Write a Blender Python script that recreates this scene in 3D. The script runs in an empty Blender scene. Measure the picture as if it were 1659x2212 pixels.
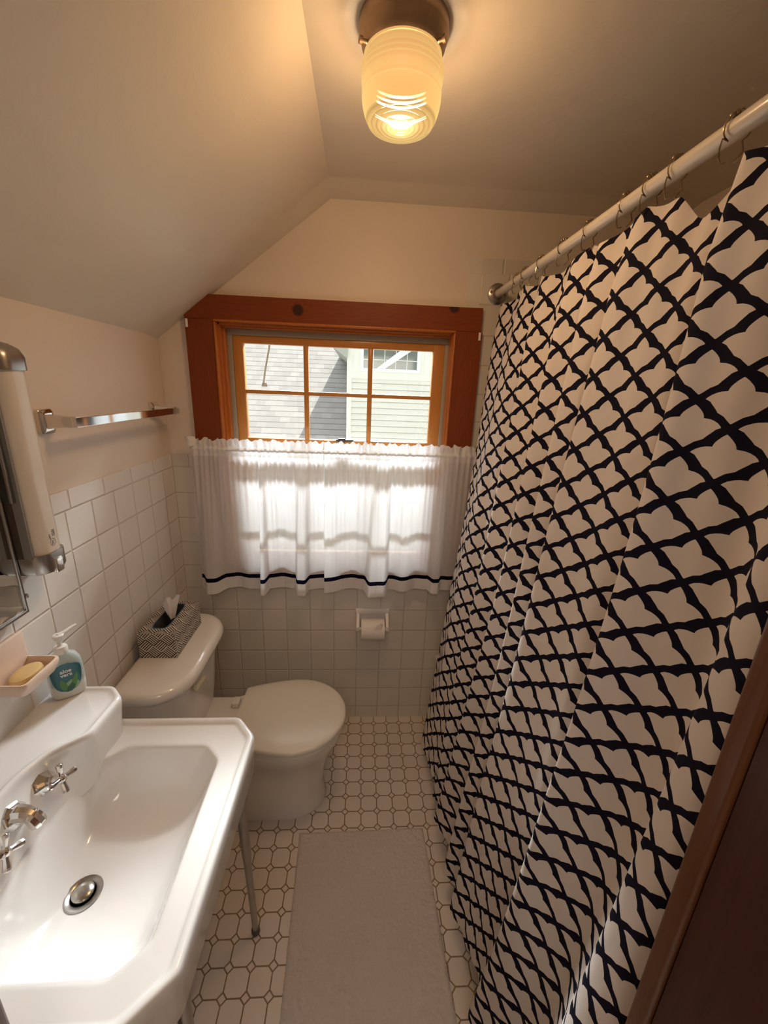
import bpy, math, random
from mathutils import Vector, Matrix, noise
random.seed(7)
PI = math.pi
S = bpy.context.scene
COL = S.collection

# ------------------------------------------------------------------ camera
cam = bpy.data.cameras.new('camera')
camo = bpy.data.objects.new('camera', cam); COL.objects.link(camo)
R = ((0.99782846, -0.0542272, 0.03738682), (0.02008117, -0.29013509, -0.95677499), (0.06273046, 0.95544808, -0.28841611))
mw = Matrix(((R[0][0], -R[1][0], -R[2][0], 0.76128728), (R[0][1], -R[1][1], -R[2][1], -1.68873141),
             (R[0][2], -R[1][2], -R[2][2], 1.60455374), (0, 0, 0, 1)))
camo.matrix_world = mw
cam.sensor_fit = 'VERTICAL'; cam.sensor_height = 36.0
cam.lens = 878.525 / 2212.0 * 36.0
cam.clip_start = 0.02; cam.clip_end = 100
S.camera = camo

# ------------------------------------------------------------------ light
SKY = 1.1
SUN = 5.2
DAY = 780.0
LAMP = 25.0
HALL = 6.0
S.view_settings.view_transform = 'Standard'; S.view_settings.look = 'None'
S.view_settings.gamma = 1.0; S.view_settings.use_curve_mapping = False
S.view_settings.exposure = 0.32
w = bpy.data.worlds.new('sky'); S.world = w; w.use_nodes = True
bg = w.node_tree.nodes['Background']; bg.inputs[0].default_value = (0.90, 0.95, 1.0, 1); bg.inputs[1].default_value = SKY
def add_light(name, kind, loc, energy, color, aim=None, size=None, size_y=None, radius=None):
    d = bpy.data.lights.new(name, kind); d.energy = energy; d.color = color
    o = bpy.data.objects.new(name, d); COL.objects.link(o); o.location = loc
    if kind == 'AREA':
        d.shape = 'RECTANGLE'; d.size = size; d.size_y = size_y
    if radius is not None: d.shadow_soft_size = radius
    if aim is not None:
        o.rotation_euler = (Vector(aim) - Vector(loc)).to_track_quat('-Z', 'Y').to_euler()
    return o
s_ = add_light('sun', 'SUN', (4, 6, 8), SUN, (1.0, 0.95, 0.86)); s_.data.angle = 0.01
s_.rotation_euler = Vector((-0.41, -0.30, -1.0)).to_track_quat('-Z', 'Y').to_euler()
# area lamp added above the view, in place of bright sky outside the window
add_light('added_daylight', 'AREA', (0.80, 2.35, 3.52), DAY, (0.95, 0.97, 1.0), aim=(0.60, -.1, 1.45), size=1.9, size_y=0.9)
# unseen fill lamp added in the hallway behind the camera
add_light('hall_fill', 'AREA', (0.70, -2.4, 2.30), HALL, (1.0, 0.86, 0.72), aim=(0.75, -1.4, 1.0), size=0.7, size_y=0.5)

# ------------------------------------------------------------------ helpers
def setp(o, label=None, cat=None, group=None, kind=None):
    if label: o['label'] = label
    if cat: o['category'] = cat
    if group: o['group'] = group
    if kind: o['kind'] = kind
    return o
def mesh(name, verts, faces, mat, parent=None, smooth=True, angle=40, uvs=None):
    me = bpy.data.meshes.new(name); me.from_pydata([tuple(v) for v in verts], [], faces)
    me.update()
    if smooth:
        for p in me.polygons: p.use_smooth = True
        me.set_sharp_from_angle(angle=math.radians(angle))
    if uvs:
        ul = me.uv_layers.new(name='UVMap')
        for l in me.loops: ul.data[l.index].uv = uvs[l.vertex_index]
    if isinstance(mat, (list, tuple)):
        for m in mat: me.materials.append(m)
    elif mat: me.materials.append(mat)
    o = bpy.data.objects.new(name, me); COL.objects.link(o)
    if parent:
        o.parent = parent
        o.matrix_parent_inverse = Matrix.Identity(4)
        pl = parent
        off = Vector((0, 0, 0))
        while pl: off += Vector(pl.location); pl = pl.parent
        me.transform(Matrix.Translation(-off))
    return o
def empty(name, loc, label, cat, group=None):
    o = bpy.data.objects.new(name, None); COL.objects.link(o); o.location = loc
    o.empty_display_size = 0.05
    return setp(o, label, cat, group)
class G:
    """collects shapes into one mesh (world coordinates)"""
    def __init__(s): s.v = []; s.f = []
    def add(s, v, f):
        n = len(s.v); s.v += [Vector(p) for p in v]; s.f += [tuple(i + n for i in q) for q in f]; return s
    def box(s, a, b, bev=0.0):
        (x0, y0, z0), (x1, y1, z1) = a, b
        if bev <= 0:
            v = [(x0,y0,z0),(x1,y0,z0),(x1,y1,z0),(x0,y1,z0),(x0,y0,z1),(x1,y0,z1),(x1,y1,z1),(x0,y1,z1)]
            return s.add(v, [(0,3,2,1),(4,5,6,7),(0,1,5,4),(1,2,6,5),(2,3,7,6),(3,0,4,7)])
        rings = []
        for z, i in ((z0, bev), (z0 + bev * .3, bev * .3), (z0 + bev, 0), (z1 - bev, 0), (z1 - bev * .3, bev * .3), (z1, bev)):
            rings.append(rrect((x0 + x1) / 2, (y0 + y1) / 2, (x1 - x0) / 2 - i, (y1 - y0) / 2 - i, max(bev - i, 1e-4) + bev * .3, z, 3))
        return s.loft(rings)
    def loft(s, rings, cap0=True, cap1=True, closed=True):
        n = len(rings[0]); v = [p for r in rings for p in r]; f = []
        m = n if closed else n - 1
        for i in range(len(rings) - 1):
            for j in range(m):
                a = i * n + j; b = i * n + (j + 1) % n
                f.append((a, b, b + n, a + n))
        if cap0: f.append(tuple(range(n - 1, -1, -1)))
        if cap1: f.append(tuple(range((len(rings) - 1) * n, len(rings) * n)))
        return s.add(v, f)
    def tube(s, pts, r, n=12, caps=True):
        pts = [Vector(p) for p in pts]; rs = r if isinstance(r, (list, tuple)) else [r] * len(pts)
        rings = []; up = None
        for i, p in enumerate(pts):
            t = (pts[min(i + 1, len(pts) - 1)] - pts[max(i - 1, 0)]).normalized()
            if up is None:
                up = t.orthogonal().normalized()
            else:
                up = (up - t * up.dot(t)).normalized()
            bi = t.cross(up)
            rings.append([p + (up * math.cos(2*PI*k/n) + bi * math.sin(2*PI*k/n)) * rs[i] for k in range(n)])
        return s.loft(rings, caps, caps)
    def lathe(s, prof, origin=(0,0,0), axis=(0,0,1), n=32, cap0=True, cap1=True, facets=None):
        q = Vector((0,0,1)).rotation_difference(Vector(axis).normalized()); o = Vector(origin)
        n = facets or n
        return s.loft([[o + q @ Vector((r*math.cos(2*PI*k/n), r*math.sin(2*PI*k/n), h)) for k in range(n)] for r, h in prof], cap0, cap1)
    def xf(s, m, start=0):
        for i in range(start, len(s.v)): s.v[i] = m @ s.v[i]
        return s
    def build(s, name, mat, parent=None, smooth=True, angle=40):
        return mesh(name, s.v, s.f, mat, parent, smooth, angle)
def rrect(cx, cy, hx, hy, r, z, n=5):
    r = min(r, hx * .999, hy * .999); out = []
    for (sx, sy, a0) in ((1, 1, 0), (-1, 1, 90), (-1, -1, 180), (1, -1, 270)):
        for k in range(n + 1):
            a = math.radians(a0 + 90 * k / n)
            out.append(Vector((cx + sx * (hx - r) + r * math.cos(a), cy + sy * (hy - r) + r * math.sin(a), z)))
    return out
def roundpoly(P, r, z, n=5):
    out = []; m = len(P); rr = r if isinstance(r, (list, tuple)) else [r] * m
    for i in range(m):
        a = Vector(P[i - 1]); b = Vector(P[i]); c = Vector(P[(i + 1) % m]); a = a.to_2d() if len(a) > 2 else a
        u = (a - b); v = (c - b); d = min(rr[i], u.length * .48, v.length * .48)
        p0 = b + u.normalized() * d; p1 = b + v.normalized() * d
        for k in range(n + 1):
            t = k / n; q = p0 * (1-t)**2 + b * 2*t*(1-t) + p1 * t*t
            out.append(Vector((q.x, q.y, z)))
    return out
def inset(P, d):
    """miter offset to the left of a counter-clockwise polygon (inwards); d may be a list per edge i->i+1"""
    m = len(P); dd = d if isinstance(d, (list, tuple)) else [d] * m; out = []
    L = []
    for i in range(m):
        a = Vector(P[i]); b = Vector(P[(i + 1) % m]); t = (b - a).normalized(); nrm = Vector((-t.y, t.x))
        L.append((a + nrm * dd[i], t))
    for i in range(m):
        p, t = L[i - 1]; q, u = L[i]
        den = t.x * u.y - t.y * u.x
        if abs(den) < 1e-6: out.append(q.copy()); continue
        k = ((q.x - p.x) * u.y - (q.y - p.y) * u.x) / den
        out.append(p + t * k)
    return out

# ---- materials
def new_mat(name):
    m = bpy.data.materials.new(name); m.use_nodes = True
    nt = m.node_tree; return m, nt, nt.nodes['Principled BSDF']
def M(name, col, rough=0.5, metal=0.0, bump=0.0, bscale=60.0, var=0.0, coat=0.0, spec=0.5, trans=0.0, emit=None, es=0.0, ior=1.5):
    m, nt, b = new_mat(name)
    b.inputs['Base Color'].default_value = (*col, 1); b.inputs['Roughness'].default_value = rough
    b.inputs['Metallic'].default_value = metal; b.inputs['Specular IOR Level'].default_value = spec
    b.inputs['Coat Weight'].default_value = coat; b.inputs['Transmission Weight'].default_value = trans
    b.inputs['IOR'].default_value = ior
    if emit: b.inputs['Emission Color'].default_value = (*emit, 1); b.inputs['Emission Strength'].default_value = es
    k = K(nt)
    tc = k.tc()
    if var > 0:
        n = k.noise(tc, bscale * .25, 4)
        k.link(k.mixc(n, tuple(c * (1 - var) for c in col), tuple(min(1, c * (1 + var)) for c in col)), b.inputs['Base Color'])
    if bump > 0:
        n = k.noise(tc, bscale, 4); k.bump(n, bump, b)
    return m
class K:
    def __init__(s, nt): s.nt = nt
    def n(s, t): return s.nt.nodes.new(t)
    def link(s, a, b): s.nt.links.new(a, b)
    def tc(s, out='Object'): return s.n('ShaderNodeTexCoord').outputs[out]
    def put(s, inp, x):
        if isinstance(x, (int, float)): inp.default_value = x
        elif isinstance(x, tuple): inp.default_value = (*x, 1) if len(x) == 3 and inp.type == 'RGBA' else x
        else: s.link(x, inp)
    def m(s, op, a, b=0.0, c=None, clamp=False):
        q = s.n('ShaderNodeMath'); q.operation = op; q.use_clamp = clamp; s.put(q.inputs[0], a); s.put(q.inputs[1], b)
        if c is not None: s.put(q.inputs[2], c)
        return q.outputs[0]
    def sep(s, v):
        q = s.n('ShaderNodeSeparateXYZ'); s.link(v, q.inputs[0]); return q.outputs
    def comb(s, x, y, z=0.0):
        q = s.n('ShaderNodeCombineXYZ'); s.put(q.inputs[0], x); s.put(q.inputs[1], y); s.put(q.inputs[2], z); return q.outputs[0]
    def noise(s, v, scale, detail=3, rough=.55, dist=0.0):
        q = s.n('ShaderNodeTexNoise'); s.link(v, q.inputs['Vector']); q.inputs['Scale'].default_value = scale
        q.inputs['Detail'].default_value = detail; q.inputs['Roughness'].default_value = rough; q.inputs['Distortion'].default_value = dist
        return q.outputs['Fac']
    def mixc(s, f, a, b):
        q = s.n('ShaderNodeMix'); q.data_type = 'RGBA'; s.put(q.inputs[0], f); s.put(q.inputs[6], a); s.put(q.inputs[7], b); return q.outputs[2]
    def bump(s, h, dist, b, strength=1.0):
        q = s.n('ShaderNodeBump'); q.inputs['Distance'].default_value = dist; q.inputs['Strength'].default_value = strength
        s.link(h, q.inputs['Height']); s.link(q.outputs[0], b.inputs['Normal']); return q
    def edge(s, u):
        """distance to nearest integer, 0..0.5"""
        return s.m('ABSOLUTE', s.m('SUBTRACT', s.m('FRACT', s.m('ADD', u, 0.5)), 0.5))
    def step(s, x, lo, hi):
        q = s.n('ShaderNodeMapRange'); q.interpolation_type = 'SMOOTHSTEP'; s.put(q.inputs[0], x)
        q.inputs[1].default_value = lo; q.inputs[2].default_value = hi; return q.outputs[0]
    def ramp(s, f, stops):
        q = s.n('ShaderNodeValToRGB'); s.link(f, q.inputs[0]); e = q.color_ramp.elements
        while len(e) < len(stops): e.new(0.5)
        for i, (p, c) in enumerate(stops): e[i].position = p; e[i].color = (*c, 1)
        return q.outputs[0]

def tile_mat(name, ax, o1, z0, pw=0.1095, ph=0.1095, col=(.81, .77, .725), grout=(.66, .57, .47), rough=0.16):
    m, nt, b = new_mat(name); k = K(nt)
    xyz = k.sep(k.tc()); c = xyz[ax]; z = xyz[2]
    if ax == 3: pass
    u = k.m('DIVIDE', k.m('SUBTRACT', c, o1), pw); v = k.m('DIVIDE', k.m('SUBTRACT', z, z0), ph)
    eu = k.m('MULTIPLY', k.edge(u), pw); ev = k.m('MULTIPLY', k.edge(v), ph)
    e = k.m('MINIMUM', eu, ev)
    f = k.step(e, 0.0010, 0.0019)
    # a faint shade of difference from tile to tile
    wn = k.n('ShaderNodeTexWhiteNoise'); wn.noise_dimensions = '2D'
    k.link(k.comb(k.m('ROUND', k.m('ADD', u, 0.5)), k.m('ROUND', k.m('ADD', v, 0.5))), wn.inputs['Vector'])
    tc = k.mixc(wn.outputs['Value'], tuple(x * .975 for x in col), tuple(min(1, x * 1.02) for x in col))
    k.link(k.mixc(f, grout, tc), b.inputs['Base Color'])
    k.link(k.m('SUBTRACT', 0.7, k.m('MULTIPLY', f, 0.7 - rough)), b.inputs['Roughness'])
    h = k.m('ADD', k.m('MULTIPLY', k.step(e, 0.0003, 0.0045), 0.0016), k.m('MULTIPLY', k.noise(k.tc(), 14, 2), 0.0012))
    h = k.m('ADD', h, k.m('MULTIPLY', wn.outputs['Value'], 0.0002))
    k.bump(h, 1.0, b)
    return m
tile_left = tile_mat('wall tile left', 1, -0.6354, 1.270)
tile_left_cap = tile_mat('wall tile left cap', 1, -0.3069, 1.270, pw=0.1524, ph=10)
TBC = (.60, .545, .455)
tile_back = tile_mat('wall tile back', 0, 0.2176, 1.270, col=(.70, .655, .585), grout=(.60, .53, .43), rough=0.3)  # same tile as on the left; the back wall's shade is in the darker colour
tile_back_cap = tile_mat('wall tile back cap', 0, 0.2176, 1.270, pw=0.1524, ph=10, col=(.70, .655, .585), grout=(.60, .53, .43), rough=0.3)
tile_vcap = tile_mat('wall tile vertical cap', 2, 2.0335, 2.0335, pw=0.1524, ph=10, col=(.74, .70, .62), grout=(.84, .76, .64), rough=0.3)

def floor_mat():
    m, nt, b = new_mat('octagon and dot floor tile'); k = K(nt); xyz = k.sep(k.tc()); p = 0.0632
    u = k.m('DIVIDE', k.m('SUBTRACT', xyz[0], 0.7321), p); v = k.m('DIVIDE', k.m('SUBTRACT', xyz[1], 0.019), p)
    a = k.edge(u); c = k.edge(v); s = k.m('ADD', a, c)
    dd = k.m('ABSOLUTE', k.m('SUBTRACT', s, 0.212))
    diag = k.m('SUBTRACT', 1.0, k.step(dd, 0.026, 0.048))
    line = k.m('SUBTRACT', 1.0, k.step(k.m('MINIMUM', a, c), 0.018, 0.034))
    out = k.m('GREATER_THAN', s, 0.20)
    g = k.m('MAXIMUM', diag, k.m('MULTIPLY', line, out))
    wn = k.n('ShaderNodeTexWhiteNoise'); wn.noise_dimensions = '2D'
    k.link(k.comb(k.m('FLOOR', u), k.m('FLOOR', v)), wn.inputs['Vector'])
    t = k.mixc(wn.outputs['Value'], (.71, .635, .57), (.77, .695, .635))
    t = k.mixc(k.m('MULTIPLY', k.step(k.noise(k.tc(), 3.0, 2), .45, .75), .3), t, (.62, .59, .55))
    k.link(k.mixc(g, t, (.27, .195, .11)), b.inputs['Base Color'])
    k.link(k.m('ADD', 0.42, k.m('MULTIPLY', g, .4)), b.inputs['Roughness'])
    k.bump(k.m('MULTIPLY', g, -0.0012), 1.0, b)
    return m
def plaster_mat(name, col):
    m, nt, b = new_mat(name); k = K(nt); tc = k.tc()
    n = k.noise(tc, 3.0, 4); k.link(k.mixc(n, tuple(c*.97 for c in col), tuple(c*1.02 for c in col)), b.inputs['Base Color'])
    b.inputs['Roughness'].default_value = 0.42; b.inputs['Specular IOR Level'].default_value = .35
    h = k.m('ADD', k.m('MULTIPLY', k.noise(tc, 5, 3), .006), k.m('MULTIPLY', k.noise(tc, 120, 3), .0003))
    k.bump(h, 1.0, b); return m
def wood_mat(name, c1, c2, axis=0, scale=1.0, rough=.35, knots=(), coat=.2):
    m, nt, b = new_mat(name); k = K(nt); xyz = k.sep(k.tc())
    st = [14 * scale, 14 * scale, 14 * scale]; st[axis] = 1.1 * scale
    v = k.comb(k.m('MULTIPLY', xyz[0], st[0]), k.m('MULTIPLY', xyz[1], st[1]), k.m('MULTIPLY', xyz[2], st[2]))
    n1 = k.noise(v, 1.6, 4, .6, .8)
    rings = k.m('FRACT', k.m('MULTIPLY', n1, 9.0))
    fine = k.noise(v, 12, 3)
    f = k.m('ADD', k.m('MULTIPLY', rings, .5), k.m('MULTIPLY', fine, .5))
    c = k.mixc(f, c1, c2)
    for (kx, ky, kz, r) in knots:
        d = k.n('ShaderNodeVectorMath'); d.operation = 'DISTANCE'; k.link(k.tc(), d.inputs[0]); d.inputs[1].default_value = (kx, ky, kz)
        c = k.mixc(k.step(d.outputs['Value'], r * .75, r * 1.15), (.045, .012, .006), c)
    k.link(c, b.inputs['Base Color']); b.inputs['Roughness'].default_value = rough
    b.inputs['Coat Weight'].default_value = coat; b.inputs['Coat Roughness'].default_value = .2; b.inputs['Specular IOR Level'].default_value = .3
    k.bump(fine, .0003, b); return m

plaster = plaster_mat('cream painted plaster', (.80, .695, .595))
ceil_m = plaster_mat('cream painted ceiling', (.78, .695, .57))
porcelain = M('white porcelain', (.84, .80, .76), rough=.12, coat=.6, bump=0)
porc_sink = M('white enamel', (.80, .78, .76), rough=.14, coat=.6)
lid_m = M('off white plastic lid', (.80, .755, .68), rough=.13, coat=.2)
chrome = M('chrome', (.78, .76, .74), rough=.09, metal=1)
chrome_dull = M('dull chrome', (.42, .40, .38), rough=.28, metal=1, var=.2, bscale=90)
bead_m = M('bronze beads', (.36, .27, .18), rough=.22, metal=1)
dark_metal = M('tarnished bronze', (.30, .21, .14), rough=.42, metal=.75, var=.5, bscale=60, bump=.0004)
pine = wood_mat('orange varnished pine', (.40, .11, .018), (.52, .16, .028), 2, 1.0)
pine_h = wood_mat('orange varnished pine header', (.18, .033, .005), (.245, .05, .008), 0, 1.0, rough=.5, coat=.03, knots=((.5235, -.022, 1.873, .021), (1.106, -.022, 1.909, .020)))
pine_v = wood_mat('red brown pine casing', (.18, .033, .005), (.245, .05, .008), 2, 1.0, rough=.5, coat=.03)
sash_m = wood_mat('golden pine sash', (.50, .20, .04), (.62, .27, .06), 0, 1.2)
sash_v = wood_mat('golden pine sash stile', (.50, .20, .04), (.62, .27, .06), 2, 1.2)
door_m = wood_mat('dark knotty pine', (.045, .012, .005), (.075, .020, .008), 2, .8, rough=.45, knots=((1.125, -1.47, .62, .012), (1.125, -1.475, .50, .016)))
door_trim = wood_mat('brown pine trim', (.10, .033, .011), (.14, .05, .017), 2, .8, rough=.4)
strip_m = M('grey weather strip', (.36, .31, .24), rough=.5)
white_pl = M('white plastic', (.80, .77, .73), rough=.35)
cream_pl = M('cream plastic', (.82, .72, .52), rough=.35)
black_m = M('black metal', (.02, .02, .022), rough=.3)
rubber = M('grey rubber', (.12, .11, .10), rough=.7)

def glass_mat():
    m, nt, b = new_mat('window glass'); k = K(nt); nt.nodes.remove(b)
    t = k.n('ShaderNodeBsdfTransparent'); t.inputs[0].default_value = (.96, .98, .97, 1)
    g = k.n('ShaderNodeBsdfGlossy'); g.inputs['Roughness'].default_value = .02
    fr = k.n('ShaderNodeFresnel'); fr.inputs[0].default_value = 1.45
    mx = k.n('ShaderNodeMixShader'); k.link(fr.outputs[0], mx.inputs[0]); k.link(t.outputs[0], mx.inputs[1]); k.link(g.outputs[0], mx.inputs[2])
    k.link(mx.outputs[0], nt.nodes['Material Output'].inputs[0]); return m
glass = glass_mat()

# ================================================================== SETTING
XR = 1.92; ZC = 2.262; YF = -1.40; CX = 0.642
def struct(o): o['kind'] = 'structure'; return o
g = G().box((-.12, -3.3, -.1), (XR + .1, .12, 0)); fl = struct(g.build('floor', floor_mat(), smooth=False))
# left knee wall: plaster above, tile wainscot below
g = G().box((-.12, -3.3, 0), (-.004, .0, 2.4)); wl = struct(g.build('wall_left', plaster, smooth=False))
G().box((-.004, YF, 0), (0, 0, 1.270)).build('tile_field', tile_left, wl, smooth=False)
G().box((-.004, YF, 1.270), (0.0005, 0, 1.323), ).build('tile_cap', tile_left_cap, wl, smooth=False)
# back wall with window opening
WX0, WX1, WZ0, WZ1 = .215, 1.122, .83, 1.825
g = G()
for a, b in (((-.12, .003, 0), (WX0, .12, 2.4)), ((WX1, .003, 0), (XR + .1, .12, 2.4)), ((WX0, .003, 0), (WX1, .12, WZ0)), ((WX0, .003, WZ1), (WX1, .12, 2.4))):
    g.box(a, b)
wb = struct(g.build('wall_back', plaster, smooth=False))
g = G()
for a, b in (((0, 0, 0), (WX0, .003, 1.270)), ((WX0, 0, 0), (WX1, .003, WZ0)), ((WX1, 0, 0), (1.203, .003, 1.270)), ((1.203, 0, 0), (XR, .003, 2.0335))): g.box(a, b)
g.build('tile_field', tile_back, wb, smooth=False)
g = G().box((0, 0, 1.270), (WX0, .003, 1.323)).box((1.203, 0, 2.0335), (XR, .003, 2.083)); g.build('tile_cap', tile_back_cap, wb, smooth=False)
G().box((1.153, 0, 1.270), (1.203, .003, 2.083)).build('tile_edge_strip', tile_vcap, wb, smooth=False)
wr = struct(G().box((XR, -3.3, 0), (XR + .1, .0, 2.4)).build('wall_right', plaster, smooth=False))
G().box((XR - .004, YF, 0), (XR, 0, 2.0335)).build('tile_field', tile_left, wr, smooth=False)
# ceiling: flat part and sloping part with a curved easing where they meet the back wall
SL = (2.234 - 1.8446) / (.645 - .116)
def zc(x, y):
    # cross-section height at the back wall side (lower) blended to the room (higher)
    flat = ZC
    slope = 1.7655 + (x - 0) * (ZC - 1.7655) / CX
    z = min(flat, slope)
    d = 0.024 * (1 - min(1.0, max(0, -y) / .095)) * (1.0 if x > .60 else .35 + .65 * max(0, x) / .60)
    return z - d
xs = [-.004, .05, .12, .2, .3, .4, .5, .56, .60, .625, CX, .66, .69, .74, .85, 1.0, 1.3, 1.6, XR]
ys = [0.003, -.012, -.03, -.05, -.07, -.085, -.093, -.10, -.115, -.2, -.4, -.7, -1.0, YF]
v = [(x, y, zc(x, y)) for y in ys for x in xs]; n = len(xs); f = []
for j in range(len(ys) - 1):
    for i in range(n - 1): a = j * n + i; f.append((a, a + n, a + n + 1, a + 1))
N0 = len(v); v += [(x, y, 2.44) for y in (0.003, YF) for x in (-.004, XR)]
f.append((N0, N0 + 1, N0 + 3, N0 + 2))
struct(mesh('ceiling', v, f, ceil_m, angle=14))
# front wall with the doorway the picture is taken through
DX0, DX1 = .369, 1.130
g = G()
for a, b in (((-.004, YF - .13, 0), (DX0 - .02, YF, 2.42)), ((DX1 + .02, YF - .13, 0), (XR, YF, 2.42)), ((DX0 - .02, YF - .13, 2.05), (DX1 + .02, YF, 2.42))): g.box(a, b)
struct(g.build('wall_front', plaster, smooth=False))
g = G()
g.box((DX0 - .02, YF - .16, 0), (DX0, YF - .014, 2.05)).box((DX1, YF - .16, 0), (DX1 + .02, YF - .014, 2.05)).box((DX0, YF - .16, 2.03), (DX1, YF - .014, 2.05))
dj = struct(g.build('door_1', door_m, smooth=False))
g = G(); g.box((DX1 - .006, YF - .012, 0), (DX1 + .09, YF + .012, 2.12), .004).box((DX0 - .09, YF - .012, 0), (DX0 + .006, YF + .012, 2.12), .004).box((DX0 - .09, YF - .012, 2.035), (DX1 + .09, YF + .012, 2.12), .004)
g.build('door_casing', door_trim, dj)
# hallway behind the camera
struct(G().box((-.12, -3.4, 0), (XR + .1, -3.3, 2.42)).build('wall_hall', plaster, smooth=False))
struct(G().box((-.12, -3.4, 2.40), (XR + .1, YF - .0, 2.5)).build('ceiling', plaster, smooth=False)).name = 'ceiling_hall'
# unseen roof over the bathroom; its eave is added to keep sun off the window
struct(G().box((-.4, -3.4, 2.5), (2.2, .45, 2.56)).build('roof', M('roof board', (.3, .28, .26), rough=.8), smooth=False))

# ------------------------------------------------------------------ window
cs = -.021
win = struct(G().box((WX0, .0, WZ0), (WX0 + .012, .10, WZ1)).box((WX1 - .012, .0, WZ0), (WX1, .10, WZ1)).box((WX0, .0, WZ1 - .010), (WX1, .10, WZ1)).box((WX0, .0, WZ0), (WX1, .12, WZ0 + .012)).build('window_1', pine, smooth=False))
# casing: header cut off by the sloping ceiling, side boards, bottom board
zt, zb = 1.911, 1.829
def prism_y(poly, y0, y1):
    n = len(poly); v = [(x, y0, z) for x, z in poly] + [(x, y1, z) for x, z in poly]
    f = [tuple(range(n)), tuple(range(2*n - 1, n - 1, -1))] + [(i + n, (i+1) % n + n, (i+1) % n, i) for i in range(n)]
    return v, f
xa = .110; za = 1.7655 + xa * (ZC - 1.7655) / CX - .012
xb = (zt - 1.7655 + .012) * CX / (ZC - 1.7655)
g = G(); g.add(*prism_y([(xa, zb), (1.216, zb), (1.216, zt), (xb, zt), (xa, za)], cs, 0)); g.build('header_casing', pine_h, win, smooth=False)
for x0, x1, zz in ((.110, .2135, zb), (1.1195, 1.222, zb)):
    G().box((x0, cs + .001, .765), (x1, 0, zz - .001), 0).build('side_casing', pine_v, win, smooth=False)
G().box((.2135, cs, .765), (1.1195, 0, .852)).build('bottom_casing', pine_h, win, smooth=False)
# bead round the inner edge of the casing
g = G()
for a, b in (((.2135, cs - .0035, .85), (.2215, .011, 1.8205)), ((1.1125, cs - .0035, .85), (1.1195, .011, 1.8205)), ((.2135, cs - .004, 1.8215), (1.1195, .012, 1.829))): g.box(a, b, .002)
g.build('inner_bead', pine, win)
# stops, weather strip
g = G()
for a, b in (((.222, .026, .84), (.238, .059, 1.807)), ((1.112, .026, .84), (1.117, .059, 1.807)), ((.222, .025, 1.808), (1.117, .06, 1.818))): g.box(a, b, .002)
g.build('stop_moulding', pine, win)
g = G()
for a, b in (((.236, .051, .84), (.256, .074, 1.785)), ((1.096, .051, .84), (1.115, .074, 1.785)), ((.236, .05, 1.786), (1.115, .075, 1.81))): g.box(a, b, .002)
g.build('weather_strip', strip_m, win)
# sash with rails and muntins, centre plane y = .075
sy0, sy1 = .058, .092
def sash(zb_, zt_, rails):
    g = G(); g.box((.256, sy0, zb_), (.294, sy1, zt_), .002).box((1.052, sy0, zb_), (1.097, sy1, zt_), .002)
    s1 = g.build('sash_stile', sash_v, win)
    g = G(); g.box((.29, sy0, zt_ - .028), (1.056, sy1, zt_), .002).box((.29, sy0, zb_), (1.056, sy1, zb_ + .028), .002)
    g.build('sash_rail', sash_m, win)
    for mx in (.5385, .7975): G().box((mx - .0095, sy0 + .002, zb_ + .02), (mx + .0095, sy1 - .002, zt_ - .02), .004).build('muntin', sash_v, win)
    for mz in rails: G().box((.285, sy0 + .003, mz - .008), (1.06, sy1 - .003, mz + .008), .004).build('muntin', sash_m, win)
    G().box((.28, .074, zb_ + .01), (1.065, .076, zt_ - .01)).build('pane', glass, win, smooth=False)
sash(1.362, 1.786, (1.5765,)); sash(.845, 1.362, (1.10,))
G().box((.66, .040, 1.388), (.735, .062, 1.396), .002).box((.67, .035, 1.384), (.70, .045, 1.402), .003).build('sash_lock', black_m, win)
# outer sill and storm screen edge
G().box((.20, .10, .80), (1.14, .17, .845), .004).build('window_sill', white_pl, win)
for x, lab in ((.1185, 'left'), (1.2115, 'right')):
    o = G().box((x - .0045, cs - .006, 1.797), (x + .0045, cs, 1.826), .0015).build('bracket', white_pl)
    setp(o, 'tiny white bracket screwed to the ' + lab + ' end of the window header', 'bracket', None)

# ================================================================== OUTSIDE
def shingle_mat():
    m, nt, b = new_mat('grey asphalt shingles'); k = K(nt); q = k.sep(k.tc())
    v = k.m('DIVIDE', q[2], 0.0815); row = k.m('FLOOR', v)
    u = k.m('ADD', k.m('DIVIDE', q[0], .26), k.m('MULTIPLY', row, .37))
    fr = k.m('FRACT', v)
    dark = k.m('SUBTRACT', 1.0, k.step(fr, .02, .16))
    wn = k.n('ShaderNodeTexWhiteNoise'); wn.noise_dimensions = '2D'; k.link(k.comb(k.m('FLOOR', k.m('MULTIPLY', u, 1.7)), row), wn.inputs['Vector'])
    c = k.mixc(wn.outputs['Value'], (.36, .335, .32), (.52, .49, .46))
    c = k.mixc(k.noise(k.tc(), 60, 3), c, (.36, .34, .33))
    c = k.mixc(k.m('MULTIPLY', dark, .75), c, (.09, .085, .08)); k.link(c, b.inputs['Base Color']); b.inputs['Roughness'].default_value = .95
    k.bump(k.m('MULTIPLY', k.m('SUBTRACT', 1.0, fr), .012), 1.0, b)
    return m
def siding_mat():
    m, nt, b = new_mat('cream clapboard paint'); k = K(nt)
    k.link(k.mixc(k.noise(k.tc(), 5, 4), (.70, .67, .60), (.77, .74, .67)), b.inputs['Base Color']); b.inputs['Roughness'].default_value = .7
    return m
sid = siding_mat(); shing = shingle_mat()
trim_w = M('off white trim paint', (.78, .76, .69), rough=.6)
nb = empty('neighbour_house', (0.6, 4.5, -1.5), 'neighbouring house outside with grey shingle roof and cream clapboard wall', 'house')
YW = 4.5; XC = .56; th = math.tan(math.radians(40))
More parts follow.
